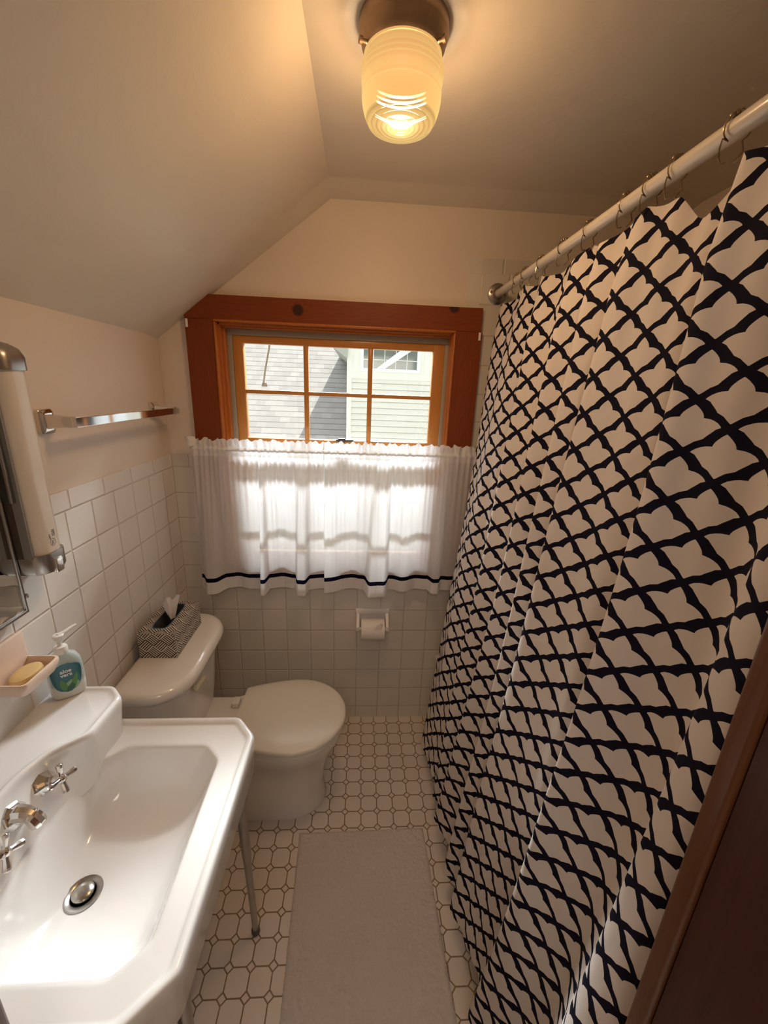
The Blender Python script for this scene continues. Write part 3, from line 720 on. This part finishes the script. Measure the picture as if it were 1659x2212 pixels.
# pedestal & bowl
G().loft([egg(.50, .17, .650, .112, .0, sq=6), egg(.50, .17, .652, .113, .008, sq=6), egg(.50, .17, .645, .107, .03, sq=5), egg(.50, .17, .640, .105, .10, sq=5), egg(.505, .17, .650, .112, .17, sq=4), egg(.515, .17, .672, .130, .24, sq=3.5),
          egg(.52, .17, .700, .158, .30, sq=3), egg(.525, .17, .714, .172, .335, sq=3), egg(.525, .17, .718, .178, .352, sq=3), egg(.525, .17, .718, .180, .366, sq=3), egg(.525, .18, .712, .176, .372, sq=3)]).build('bowl', porcelain, to)
G().box((.03, TY - .128, .345), (.33, TY + .128, .374), .012).build('tank_shelf', porcelain, to)
def seat(s, z, x0=.275): 
    out = []
    hy = .187 * s
    for k in range(57):
        a = math.radians(-118 + 236 * k / 56); x = .535 + (.193 if math.cos(a) > 0 else .255) * s * math.cos(a) ; out.append(Vector((x, TY + hy * math.sin(a) * (1.0 if math.cos(a) > 0 else 1.0 - .1 * abs(math.cos(a))), z)))
    return out
xbk = .322
def lidring(s, z, xb=xbk):
    out = []; hy = .187 * s; xc = .535; xf = .535 + .193 * s
    n = 40
    for k in range(n + 1):
        a = math.radians(-90 + 180 * k / n); out.append(Vector((xc + (xf - xc) * math.cos(a), TY + hy * math.sin(a), z)))
    m = 12
    hb = .138 * s + .0
    for k in range(1, m + 1):
        t = k / m; x = xc + (xb - xc) * t; out.append(Vector((x, TY + hy - (hy - hb) * t ** 1.7, z)))
    for k in range(m, 0, -1):
        t = k / m; x = xc + (xb - xc) * t; out.append(Vector((x, TY - hy + (hy - hb) * t ** 1.7, z)))
    return out
G().loft([lidring(.96, .374), lidring(.995, .377), lidring(1.0, .384), lidring(.99, .389), lidring(.96, .390)]).build('seat', lid_m, to)
G().loft([lidring(.97, .391), lidring(1.003, .3925), lidring(1.005, .398), lidring(.998, .404), lidring(.975, .408), lidring(.91, .4085), lidring(.895, .4095), lidring(.6, .4115), lidring(.2, .412)]).build('lid', lid_m, to, angle=60)
for y in (TY - .078, TY + .078):
    G().box((.275, y - .022, .374), (.305, y + .022, .398), .006).build('hinge', cream_pl if False else lid_m, to)

# tissue box
tbx = empty('tissue_box', (.09, -.357, TZ + .002), 'cardboard tissue box in black and white woven stripe pattern lying on the toilet tank', 'tissue box')
def weave():
    m, nt, b = new_mat('black and white woven stripes'); k = K(nt); q = k.sep(k.tc('UV'))
    u, v = q[0], q[1]; a = k.m('MULTIPLY', k.m('ADD', u, v), .7071); c = k.m('MULTIPLY', k.m('SUBTRACT', u, v), .7071)
    s = .0345
    ia = k.m('FLOOR', k.m('DIVIDE', a, s)); ic = k.m('FLOOR', k.m('DIVIDE', c, s))
    par = k.m('FLOORED_MODULO', k.m('ADD', ia, ic), 2.0)
    st = .0069
    sa = k.m('GREATER_THAN', k.m('FRACT', k.m('DIVIDE', a, st)), .52); sc = k.m('GREATER_THAN', k.m('FRACT', k.m('DIVIDE', c, st)), .52)
    f = k.m('ADD', k.m('MULTIPLY', par, sa), k.m('MULTIPLY', k.m('SUBTRACT', 1.0, par), sc))
    k.link(k.mixc(f, (.025, .012, .012), (.70, .64, .56)), b.inputs['Base Color']); b.inputs['Roughness'].default_value = .45; return m
wv = weave()
x0, x1, y0, y1, z0, z1 = .030, .152, -.464, -.245, TZ + .0015, TZ + .098
v = []; f = []; uv = []
def quad(a, b_, c, d, ua, ub, uc, ud):
    n = len(v); v.extend([a, b_, c, d]); uv.extend([ua, ub, uc, ud]); f.append((n, n+1, n+2, n+3))
h = z1 - z0; wx = x1 - x0; ly = y1 - y0
quad((x0,y0,z0),(x1,y0,z0),(x1,y0,z1),(x0,y0,z1),(0,0),(wx,0),(wx,h),(0,h))
quad((x1,y0,z0),(x1,y1,z0),(x1,y1,z1),(x1,y0,z1),(wx,0),(wx+ly,0),(wx+ly,h),(wx,h))
quad((x1,y1,z0),(x0,y1,z0),(x0,y1,z1),(x1,y1,z1),(0,0),(wx,0),(wx,h),(0,h))
quad((x0,y1,z0),(x0,y0,z0),(x0,y0,z1),(x0,y1,z1),(0,0),(ly,0),(ly,h),(0,h))
quad((x0,y1,z0),(x1,y1,z0),(x1,y0,z0),(x0,y0,z0),(0,0),(wx,0),(wx,ly),(0,ly))
# top with an oblong opening
cx_, cy_ = (x0 + x1) / 2 - .004, (y0 + y1) / 2 + .004
op = [(cx_ + (.027 + .0 * abs(math.sin(a))) * max(-1, min(1, 1.25 * math.cos(a))), cy_ + .083 * max(-1, min(1, 1.12 * math.sin(a)))) for a in [2 * PI * k / 32 for k in range(32)]]
def outp(px, py):
    dx, dy = px - cx_, py - cy_; s = 1e9
    if dx > 1e-9: s = min(s, (x1 - cx_) / dx)
    if dx < -1e-9: s = min(s, (x0 - cx_) / dx)
    if dy > 1e-9: s = min(s, (y1 - cy_) / dy)
    if dy < -1e-9: s = min(s, (y0 - cy_) / dy)
    return cx_ + dx * s, cy_ + dy * s
ang = sorted(set([math.atan2(p[1] - cy_, p[0] - cx_) for p in op] + [math.atan2(c[1] - cy_, c[0] - cx_) for c in ((x0, y0), (x1, y0), (x1, y1), (x0, y1))]))
def opn(a):
    best = None
    c, s = math.cos(a), math.sin(a)
    t = min(.027 / max(abs(c), 1e-6), .083 / max(abs(s), 1e-6))
    px, py = cx_ + c * t, cy_ + s * t
    # cut the corners of the opening
    k = abs(px - cx_) / .027 + abs(py - cy_) / .083
    if k > 1.72: q_ = 1.72 / k; px, py = cx_ + (px - cx_) * q_, cy_ + (py - cy_) * q_
    return px, py
for i in range(len(ang)):
    a, b_ = ang[i], ang[(i + 1) % len(ang)]
    p1, p2 = opn(a), opn(b_); q1 = outp(*p1); q2 = outp(*p2)
    quad((*q1, z1), (*q2, z1), (*p2, z1), (*p1, z1), (q1[0]-x0, q1[1]-y0), (q2[0]-x0, q2[1]-y0), (p2[0]-x0, p2[1]-y0), (p1[0]-x0, p1[1]-y0))
mesh('carton', v, f, wv, tbx, smooth=False, uvs=uv)
opr = [opn(a) for a in ang]; n = len(opr); v2 = []
for s, z in ((1.09, z1 + .0006), (.97, z1 + .0008)): v2 += [(cx_ + (p[0] - cx_) * (s if s < 1 else 1 + .10), cy_ + (p[1] - cy_) * (s if s < 1 else 1.035), z) for p in opr]
mesh('opening_border', v2, [(i, (i+1) % n, (i+1) % n + n, i + n) for i in range(n)], M('teal border', (.035, .14, .20), rough=.4), tbx, smooth=False)
mesh('opening_liner', [(p[0], p[1], z1) for p in opr] + [(p[0], p[1], z0 + .03) for p in opr] , [(i, i + n, (i+1) % n + n, (i+1) % n) for i in range(n)] + [tuple(range(n, 2*n))], M('dark inside', (.07, .06, .06), rough=.8), tbx, smooth=False)
tissue_m = M('tissue paper', (.84, .79, .74), rough=.9)
def crumple(name, mat, base, hgt, wid, seed, parent=None, lean=(0, 0)):
    v = []; f = []; nu, nv = 18, 14
    for j in range(nv + 1):
        t = j / nv
        for i in range(nu + 1):
            a = -PI + 2 * PI * i / nu
            r = wid * (.35 + .75 * t) * (1 + .35 * math.sin(3 * a + seed) + .15 * math.sin(7 * a + 2 * seed + 3 * t))
            z = hgt * t * (1 + .28 * math.cos(a + seed) + .15 * math.sin(4 * a + seed))
            v.append((base[0] + r * math.cos(a) * .45 + lean[0] * t, base[1] + r * math.sin(a) + lean[1] * t, base[2] + z))
    for j in range(nv):
        for i in range(nu): a = j * (nu + 1) + i; f.append((a, a + 1, a + nu + 2, a + nu + 1))
    return mesh(name, v, f, mat, parent, angle=25)
ts = crumple('tissue', tissue_m, (cx_ + .002, cy_ + .022, z1 - .02), .068, .034, 1.1, None, (-.004, .012))
setp(ts, 'white tissue sticking up out of the striped box', 'tissue')

# ================================================================== TOILET PAPER HOLDER
tp = empty('toilet_paper_holder', (.836, 0, .57), 'white ceramic toilet paper holder on the tiled wall under the window', 'toilet paper holder')
G().box((.757, -.014, .600), (.915, .003, .625), .004).build('top_plate', porcelain, tp)
G().box((.764, -.006, .520), (.908, .003, .605), .003).build('recess_plate', porcelain, tp)
for x in (.769, .904):
    G().loft([[Vector((x + r.x, y + 0, z + r.y)) for r in rrect(0, 0, .0085, hh, .006, 0, 3)] for y, z, hh in ((.0, .575, .035), (-.02, .570, .034), (-.04, .560, .026), (-.058, .553, .017), (-.066, .553, .010))]).build('arm', porcelain, tp)
roll = G()
rc = Vector((.837, -.058, .552))
roll.lathe([(.018, -.053), (.047, -.053), (.0485, -.052), (.0485, .052), (.047, .053), (.018, .053)], rc, (1, 0, 0), n=40, cap0=False, cap1=False)
roll.lathe([(.018, .053), (.018, -.053)], rc, (1, 0, 0), n=24, cap0=False, cap1=False)
ro = roll.build('toilet_paper_roll', tissue_m, angle=50); setp(ro, 'roll of white toilet paper hanging in the ceramic holder', 'toilet paper')
mesh('loose_end', [(.852, -.090, .592), (.868, -.100, .607), (.885, -.086, .590), (.842, -.104, .580), (.875, -.1035, .578)], [(0, 1, 3), (1, 4, 3), (1, 2, 4)], tissue_m, ro, smooth=False)
G().tube([(.770, -.058, .552), (.903, -.058, .552)], .009, 12).build('roller', white_pl, tp)

# ================================================================== CAFE CURTAIN
def sheer_mat():
    m, nt, b = new_mat('white cotton voile'); k = K(nt); out = nt.nodes['Material Output']; nt.nodes.remove(b)
    q = k.sep(k.tc('UV')); z = q[1]
    band = k.m('MULTIPLY', k.m('GREATER_THAN', z, .052), k.m('LESS_THAN', z, .070))
    dbl = k.m('MAXIMUM', k.m('LESS_THAN', z, .0545), k.m('GREATER_THAN', z, .58))
    c = k.mixc(band, (.90, .88, .87), (.012, .012, .035))
    d = k.n('ShaderNodeBsdfDiffuse'); k.link(c, d.inputs[0])
    t = k.n('ShaderNodeBsdfTranslucent'); k.link(k.mixc(band, (.90, .90, .92), (.006, .006, .02)), t.inputs[0])
    mx = k.n('ShaderNodeMixShader'); k.link(k.m('SUBTRACT', .50, k.m('MULTIPLY', dbl, .22)), mx.inputs[0]); k.link(d.outputs[0], mx.inputs[1]); k.link(t.outputs[0], mx.inputs[2])
    tr = k.n('ShaderNodeBsdfTransparent'); m2 = k.n('ShaderNodeMixShader')
    k.link(k.m('MULTIPLY', k.m('SUBTRACT', 1.0, k.m('MAXIMUM', band, dbl)), .05), m2.inputs[0]); k.link(mx.outputs[0], m2.inputs[1]); k.link(tr.outputs[0], m2.inputs[2])
    k.link(m2.outputs[0], out.inputs[0]); return m
voile = sheer_mat()
rodz = 1.358; CY = -.045
cr = setp(G().tube([(.098, -.0215, rodz), (.098, CY + .006, rodz), (.106, CY, rodz), (1.222, CY, rodz), (1.23, CY + .006, rodz), (1.23, -.0215, rodz)], .0045, 10).build('curtain_rod', white_pl), 'thin white rod threaded through the cafe curtain heading', 'curtain rod')
def bumpf(x, c, w2, e=3.0): return math.exp(-abs((x - c) / w2) ** e)
def cafe(name, xa_, xb_, folds, seed, label):
    v = []; uv = []; f = []; nx = int((xb_ - xa_) / .0022); zs = [0, .012, .027, .042, .0545, .0605, .0665, .08, .11, .15, .2, .25, .3, .35, .4, .45, .5, .54, .565, .585, .597, .604, .611, .618, .626, .634, .642, .650]
    rnd = random.Random(seed); ph = [rnd.uniform(0, 6.28) for _ in range(8)]
    for zz in zs:
        for i in range(nx + 1):
            x = xa_ + (xb_ - xa_) * i / nx; s = x - xa_
            y = 0.0
            tz = max(0, min(1, 1 - zz / .60))           # 1 at hem, 0 at rod
            for c, w2, amp, ee, drift in folds:
                y -= amp * tz ** .8 * bumpf(x + drift * (1 - tz), c, w2 * (.6 + .4 * tz), ee)
            # gathers strongest near the rod
            gth = .0050 * (1 - tz) ** 2.2 + .0004
            y += gth * (math.sin(s * 300 + ph[0] + 2 * math.sin(s * 31 + ph[1])) + .6 * math.sin(s * 171 + ph[2]))
            y += .005 * tz * math.sin(s * 31 + ph[3]) + .0018 * tz ** .5 * math.sin(s * 70 + ph[4])
            z = .747 + zz
            if .597 <= zz <= .618:      # rod pocket
                y = (y * .35) - .0065 * math.sin(PI * (zz - .597) / .021)
            if zz > .618:               # ruffled heading
                k_ = (zz - .618) / .032
                y += k_ * .010 * math.sin(s * 205 + ph[5] + 1.5 * math.sin(s * 40)) ; z += k_ * (.004 * math.sin(s * 120 + ph[6]) + .003 * math.sin(s * 260 + ph[7])) - k_ * .003
            v.append((x, CY + .001 + y - .004, z)); uv.append((s, zz))
    w3 = nx + 1
    for j in range(len(zs) - 1):
        for i in range(nx): a = j * w3 + i; f.append((a, a + 1, a + 1 + w3, a + w3))
    o = mesh(name, v, f, voile, None, angle=180, uvs=uv); setp(o, label, 'curtain'); return o
left_panel = cafe('cafe_curtain', .095, .617, [(.150, .036, .055, 4, 0), (.362, .015, .060, 6, -.006), (.522, .027, .060, 6, -.01), (.25, .03, -.010, 2, 0), (.44, .03, -.012, 2, 0)], 3, 'left white cafe curtain panel with a navy stripe near the hem')
cafe('cafe_curtain', .6195, 1.234, [(.640, .05, .035, 3, 0), (.845, .048, .075, 8, -.015), (.955, .03, .018, 2, 0), (1.105, .024, .045, 4, 0), (.74, .03, -.010, 2, 0), (1.02, .03, -.010, 2, 0)], 5, 'right white cafe curtain panel with a navy stripe near the hem')

v = []; f = []
for j in range(7):
    for i in range(9):
        a = i / 8; t = j / 6
        v.append((.118 - .036 * a + .004 * math.sin(t * 3), -.052 - .012 * math.sin(PI * a) - .010 * t * a, 1.372 + .030 * t * (1 - .35 * a) + .010 * a * t - .010 * (1 - t) * math.sin(PI * a) + .004 * a))
for j in range(6):
    for i in range(8): a = j * 9 + i; f.append((a, a + 1, a + 10, a + 9))
mesh('corner_flap', v, f, M('folded voile', (.84, .80, .76), rough=.9), left_panel, angle=180)

# ================================================================== TUB
tub_m = porcelain
AXL, AXR = 1.150, XR - .006
g = G()
def tr(x0_, x1_, y0_, y1_, r, z): return rrect((x0_+x1_)/2, (y0_+y1_)/2, (x1_-x0_)/2, (y1_-y0_)/2, r, z, 6)
g.loft([tr(AXL, AXR, YF + .001, -.001, .004, .0), tr(AXL, AXR, YF + .001, -.001, .004, .35), tr(AXL, AXR, YF + .001, -.001, .01, .37), tr(AXL + .008, AXR, YF + .003, -.003, .01, .378),
        tr(AXL + .07, AXR - .05, YF + .09, -.09, .10, .376), tr(AXL + .09, AXR - .07, YF + .11, -.11, .12, .35), tr(AXL + .12, AXR - .10, YF + .16, -.15, .13, .14), tr(AXL + .17, AXR - .15, YF + .22, -.2, .12, .10)])
setp(g.build('bathtub', tub_m), 'white bathtub behind the patterned shower curtain', 'bathtub')

# ================================================================== SHOWER ROD, RINGS, CURTAIN
rx, rz = 1.270, 1.966; RY1 = YF
rod = empty('shower_rod', (rx, -.7, rz), 'white round shower curtain rod running along the tub below the ceiling', 'curtain rod')
G().tube([(rx, -.012, rz), (rx, RY1 + .012, rz)], .0135, 24).build('pole', M('cream enamelled tube', (.72, .66, .56), rough=.22, coat=.4), rod)
for y, d in ((0.0, -1), (RY1, 1)):
    fg = G().lathe([(.037, .0), (.037, .003), (.033, .006), (.020, .009), (.0165, .020), (.0155, .020)], (rx, y, rz), (0, d, 0), n=36).build('wall_flange', chrome_dull, rod)
    for a in (170, 350):
        G().lathe([(.0052, .004), (.0052, .0085), (.002, .009)], (rx + .026 * math.cos(math.radians(a)), y, rz + .026 * math.sin(math.radians(a))), (0, d, 0), n=12).build('screw', dark_metal, fg)
ringy = [-.215, -.285, -.40, -.535, -.655, -.79, -.86, -.92, -1.03, -1.20]
XP1, ZP1, XP0, ZP0 = 1.252, 1.93, 1.062, .11
def xp(z): return XP0 + (XP1 - XP0) * (z - ZP0) / (ZP1 - ZP0)
def make_ring():
    r = empty('curtain_ring', (0, 0, 0), '', 'curtain ring', 'shower curtain rings')
    R0 = .0175
    pts = []
    for k in range(0, 17):
        a = math.radians(-60 + 300 * k / 16); pts.append((R0 * math.cos(a), .0, R0 * math.sin(a)))
    tail = [(-.0165, 0, -.012), (-.0175, .0, -.022), (-.0165, 0, -.034), (-.012, 0, -.042), (-.006, 0, -.040)]
    g = G().tube([(.004, .0, -.040), (.013, 0, -.028)] + pts + tail, .0012, 6); g.build('wire', bead_m, r)
    for k in range(5):
        a = math.radians(55 + 17.5 * k); c = Vector((R0 * math.cos(a), 0, R0 * math.sin(a)))
        G().lathe([(.0003, -.0042), (.0026, -.0032), (.0041, -.001), (.0041, .001), (.0026, .0032), (.0003, .0042)], c, (-math.sin(a), 0, math.cos(a)), n=12).build('bead', bead_m, r)
    return r
ring0 = make_ring()
near_w = ['first (nearest the window) curtain ring with five bronze beads', 'second curtain ring from the window wall', 'third curtain ring from the window wall', 'fourth curtain ring from the window wall', 'fifth curtain ring from the window wall',
          'sixth curtain ring from the window wall', 'seventh curtain ring from the window, above the drooping curtain top', 'eighth curtain ring from the window, its long wire curving to the sagging cloth', 'ninth curtain ring from the window, nearest the photographer in view', 'tenth curtain ring from the window, at the doorway end']
for i, y in enumerate(ringy[:-1]):
    if i == 0: r = ring0
    else:
        r = ring0.copy(); COL.objects.link(r)
        for ch in list(ring0.children):
            c = ch.copy(); COL.objects.link(c); c.parent = r
    r.location = (rx, y, rz); r['label'] = near_w[i]
    r.rotation_euler = (0, 0, random.uniform(-.25, .25)); r['group'] = 'shower curtain rings'

def tulip_mat():
    m, nt, b = new_mat('navy trellis tulip print'); k = K(nt); q = k.sep(k.tc('UV'))
    u = k.m('DIVIDE', q[0], .096); v = k.m('DIVIDE', q[1], .0725)
    fc_pts = [(0.0, 0.0), (.074, .0), (.10, .035), (.16, .085), (.215, .13), (.275, .222), (.345, .268), (.42, .325), (.47, .36), (.512, .425), (.545, .405), (.59, .365), (.63, .305), (.652, .25), (.659, .20), (.664, .163), (.70, .157), (.75, .14), (.80, .11), (.85, .075), (.89, .04), (.926, .0), (1, 0)]
    def curve(t):
        n = k.n('ShaderNodeFloatCurve'); cv = n.mapping.curves[0]
        cv.points[0].location = fc_pts[0]; cv.points[1].location = fc_pts[-1]
        for p_ in fc_pts[1:-1]: cv.points.new(*p_)
        for p_ in cv.points: p_.handle_type = 'VECTOR'
        n.mapping.update(); k.put(n.inputs['Value'], t); return n.outputs[0]
    def tul(du, dv):
        uu = k.m('ADD', u, du); vv = k.m('ADD', v, dv)
        x = k.m('ABSOLUTE', k.m('SUBTRACT', k.m('FRACT', uu), .5)); t = k.m('FRACT', vv)
        return k.m('SUBTRACT', k.m('SUBTRACT', curve(t), x), .022)
    d = k.m('MAXIMUM', tul(0, 0), tul(.5, .5))
    f = k.step(d, -.004, .004)
    hem = k.m('LESS_THAN', q[1], -10)
    c = k.mixc(f, (.010, .009, .022), (.84, .765, .71))
    out = nt.nodes['Material Output']
    k.link(c, b.inputs['Base Color']); b.inputs['Roughness'].default_value = .85; b.inputs['Specular IOR Level'].default_value = .15
    k.bump(k.noise(k.tc(), 12, 3), .003, b)
    t = k.n('ShaderNodeBsdfTranslucent'); k.link(c, t.inputs[0]); mx = k.n('ShaderNodeMixShader'); mx.inputs[0].default_value = .18
    k.link(b.outputs[0], mx.inputs[1]); k.link(t.outputs[0], mx.inputs[2]); k.link(mx.outputs[0], out.inputs[0])
    return m
# fold line control points: (y_top, off_top, y_mid, off_mid, y_bot, off_bot)  off = towards the tub
CP = [(-.035, .012, -.085, .032, -.16, .03), (-.10, .0, -.16, .020, -.235, .008), (-.16, .016, -.23, .012, -.30, .0), (-.24, .010, -.30, .004, -.345, .012), (-.30, .0, -.37, .03, -.40, .012), (-.355, .018, -.44, .040, -.455, .020),
      (-.44, .0, -.493, .0, -.505, .004), (-.49, .022, -.55, .028, -.54, .022), (-.535, .022, -.62, .050, -.57, .028), (-.615, .0, -.652, .0, -.595, .0), (-.66, .018, -.695, .028, -.66, .018), (-.685, .022, -.745, .048, -.735, .030), (-.715, .0, -.772, .0, -.765, .0), (-.76, .012, -.81, .022, -.80, .016), (-.80, .020, -.842, .044, -.84, .030),
      (-.832, .0, -.850, .0, -.866, .0), (-.90, .014, -.92, .022, -.93, .020), (-.975, .030, -1.01, .040, -.99, .030), (-1.03, .030, -1.085, .062, -1.045, .038), (-1.062, .0, -1.108, .0, -1.090, .0), (-1.12, .008, -1.16, .022, -1.15, .022), (-1.19, .022, -1.22, .045, -1.22, .042),
      (-1.235, .018, -1.265, .040, -1.275, .026), (-1.275, .0, -1.295, .012, -1.315, -.010), (-1.325, .012, -1.335, .006, -1.355, -.028), (-1.365, .02, -1.375, .02, -1.385, -.02)]
def cat(P, t):
    """catmull-rom through P (list of 2-tuples)"""
    n = len(P) - 1; x = t * n; i = min(int(x), n - 1); u = x - i
    g_ = lambda j: P[max(0, min(n, j))]
    p0_, p1_, p2_, p3_ = g_(i-1), g_(i), g_(i+1), g_(i+2)
    return tuple(.5 * ((2*b_) + (-a + c)*u + (2*a - 5*b_ + 4*c - d)*u*u + (-a + 3*b_ - 3*c + d)*u**3) for a, b_, c, d in zip(p0_, p1_, p2_, p3_))
NU, NV = 900, 120
def section(z):
    t = (z - .10) / (1.94 - .10)
    P = []
    for yt, ot, ym, om, yb, ob in CP:
        if t > .5:
            q_ = (t - .5) * 2; q_ = q_ ** 1.5; P.append((ym + (yt - ym) * q_, om + (ot - om) * q_))
        else:
            q_ = (.5 - t) * 2; q_ = q_ ** 1.5; P.append((ym + (yb - ym) * q_, om + (ob - om) * q_))
    return P
def ztop(y):
    # scallops between the rings
    ys_ = sorted(ringy + [-.03, -1.39], reverse=True); z = 1.936
    for a, b_ in zip(ys_, ys_[1:]):
        if b_ <= y <= a:
            k_ = (a - y) / (a - b_); z -= (.16 * (a - b_)) * math.sin(PI * k_) * .8
    z -= .040 * math.exp(-((y + .965) / .035) ** 2)
    return z
mid = section(1.1); sarc = [0]
prev = None
for i in range(NU + 1):
    q_ = cat(mid, i / NU)
    if prev: sarc.append(sarc[-1] + math.hypot(q_[0] - prev[0], q_[1] - prev[1]))
    prev = q_
v = []; uv = []; f = []
for j in range(NV + 1):
    tj = j / NV
    for i in range(NU + 1):
        y_, _ = cat(section(1.93), i / NU); zt_ = ztop(y_); z = .105 + (zt_ - .105) * tj
        y_, o_ = cat(section(z), i / NU)
        x_ = xp(z) + o_ * 1.25 + .002 * math.sin(sarc[i] * 47 + z * 3) * (1 - tj) + .0018 * math.sin(sarc[i] * 90 + z * 7)
        if tj > .93: x_ += 0.012 * (tj - .93) / .07
        v.append((x_, y_, z)); uv.append((sarc[i] + .02, z - .105 + .02))
w3 = NU + 1
for j in range(NV):
    for i in range(NU): a = j * w3 + i; f.append((a, a + w3, a + w3 + 1, a + 1))
o = mesh('shower_curtain', v, f, tulip_mat(), None, angle=180, uvs=uv)
setp(o, 'long cream shower curtain with a navy trellis of tulip shapes hanging beside the tub', 'shower curtain')

# ================================================================== RUG
def rug_mat():
    m, nt, b = new_mat('cream shag pile'); k = K(nt)
    n = k.noise(k.tc(), 90, 4, .7); k.link(k.mixc(n, (.80, .70, .64), (.93, .85, .80)), b.inputs['Base Color']); b.inputs['Roughness'].default_value = 1
    b.inputs['Sheen Weight'].default_value = .4
    k.bump(k.noise(k.tc(), 200, 4, .8), .005, b); return m
c0 = Vector((.5645, -.566)); ux = Vector((1.031 - .5645, .006)); ux_l = .467; ux = ux.normalized(); uy = Vector((.036, -1)).normalized()
v = []; f = []; nx, ny = 150, 260; LXr, LYr = .467, .80
for j in range(ny + 1):
    for i in range(nx + 1):
        a, c = i / nx, j / ny
        ed = min(a * LXr, (1 - a) * LXr, c * LYr, (1 - c) * LYr)
        px = c0 + ux * (a * LXr) + uy * (c * LYr)
        q3 = Vector((px.x, px.y, 0))
        h_ = .013 + .003 * noise.noise(q3 * 45) + .0045 * noise.noise(q3 * 120) + .003 * noise.noise(q3 * 290)
        h_ *= min(1, (ed / .010) ** .5) if ed < .010 else 1
        jit = .0025 * noise.noise(q3 * 150 + Vector((5, 5, 5)))
        v.append((px.x + jit, px.y + .0025 * noise.noise(q3 * 150 + Vector((9, 1, 5))), max(.0008, h_)))
for j in range(ny):
    for i in range(nx): a = j * (nx + 1) + i; f.append((a, a + nx + 1, a + nx + 2, a + 1))
setp(mesh('bath_mat', v, f, rug_mat(), None, angle=180), 'cream shaggy bath mat lying on the octagon tile floor', 'bath mat')
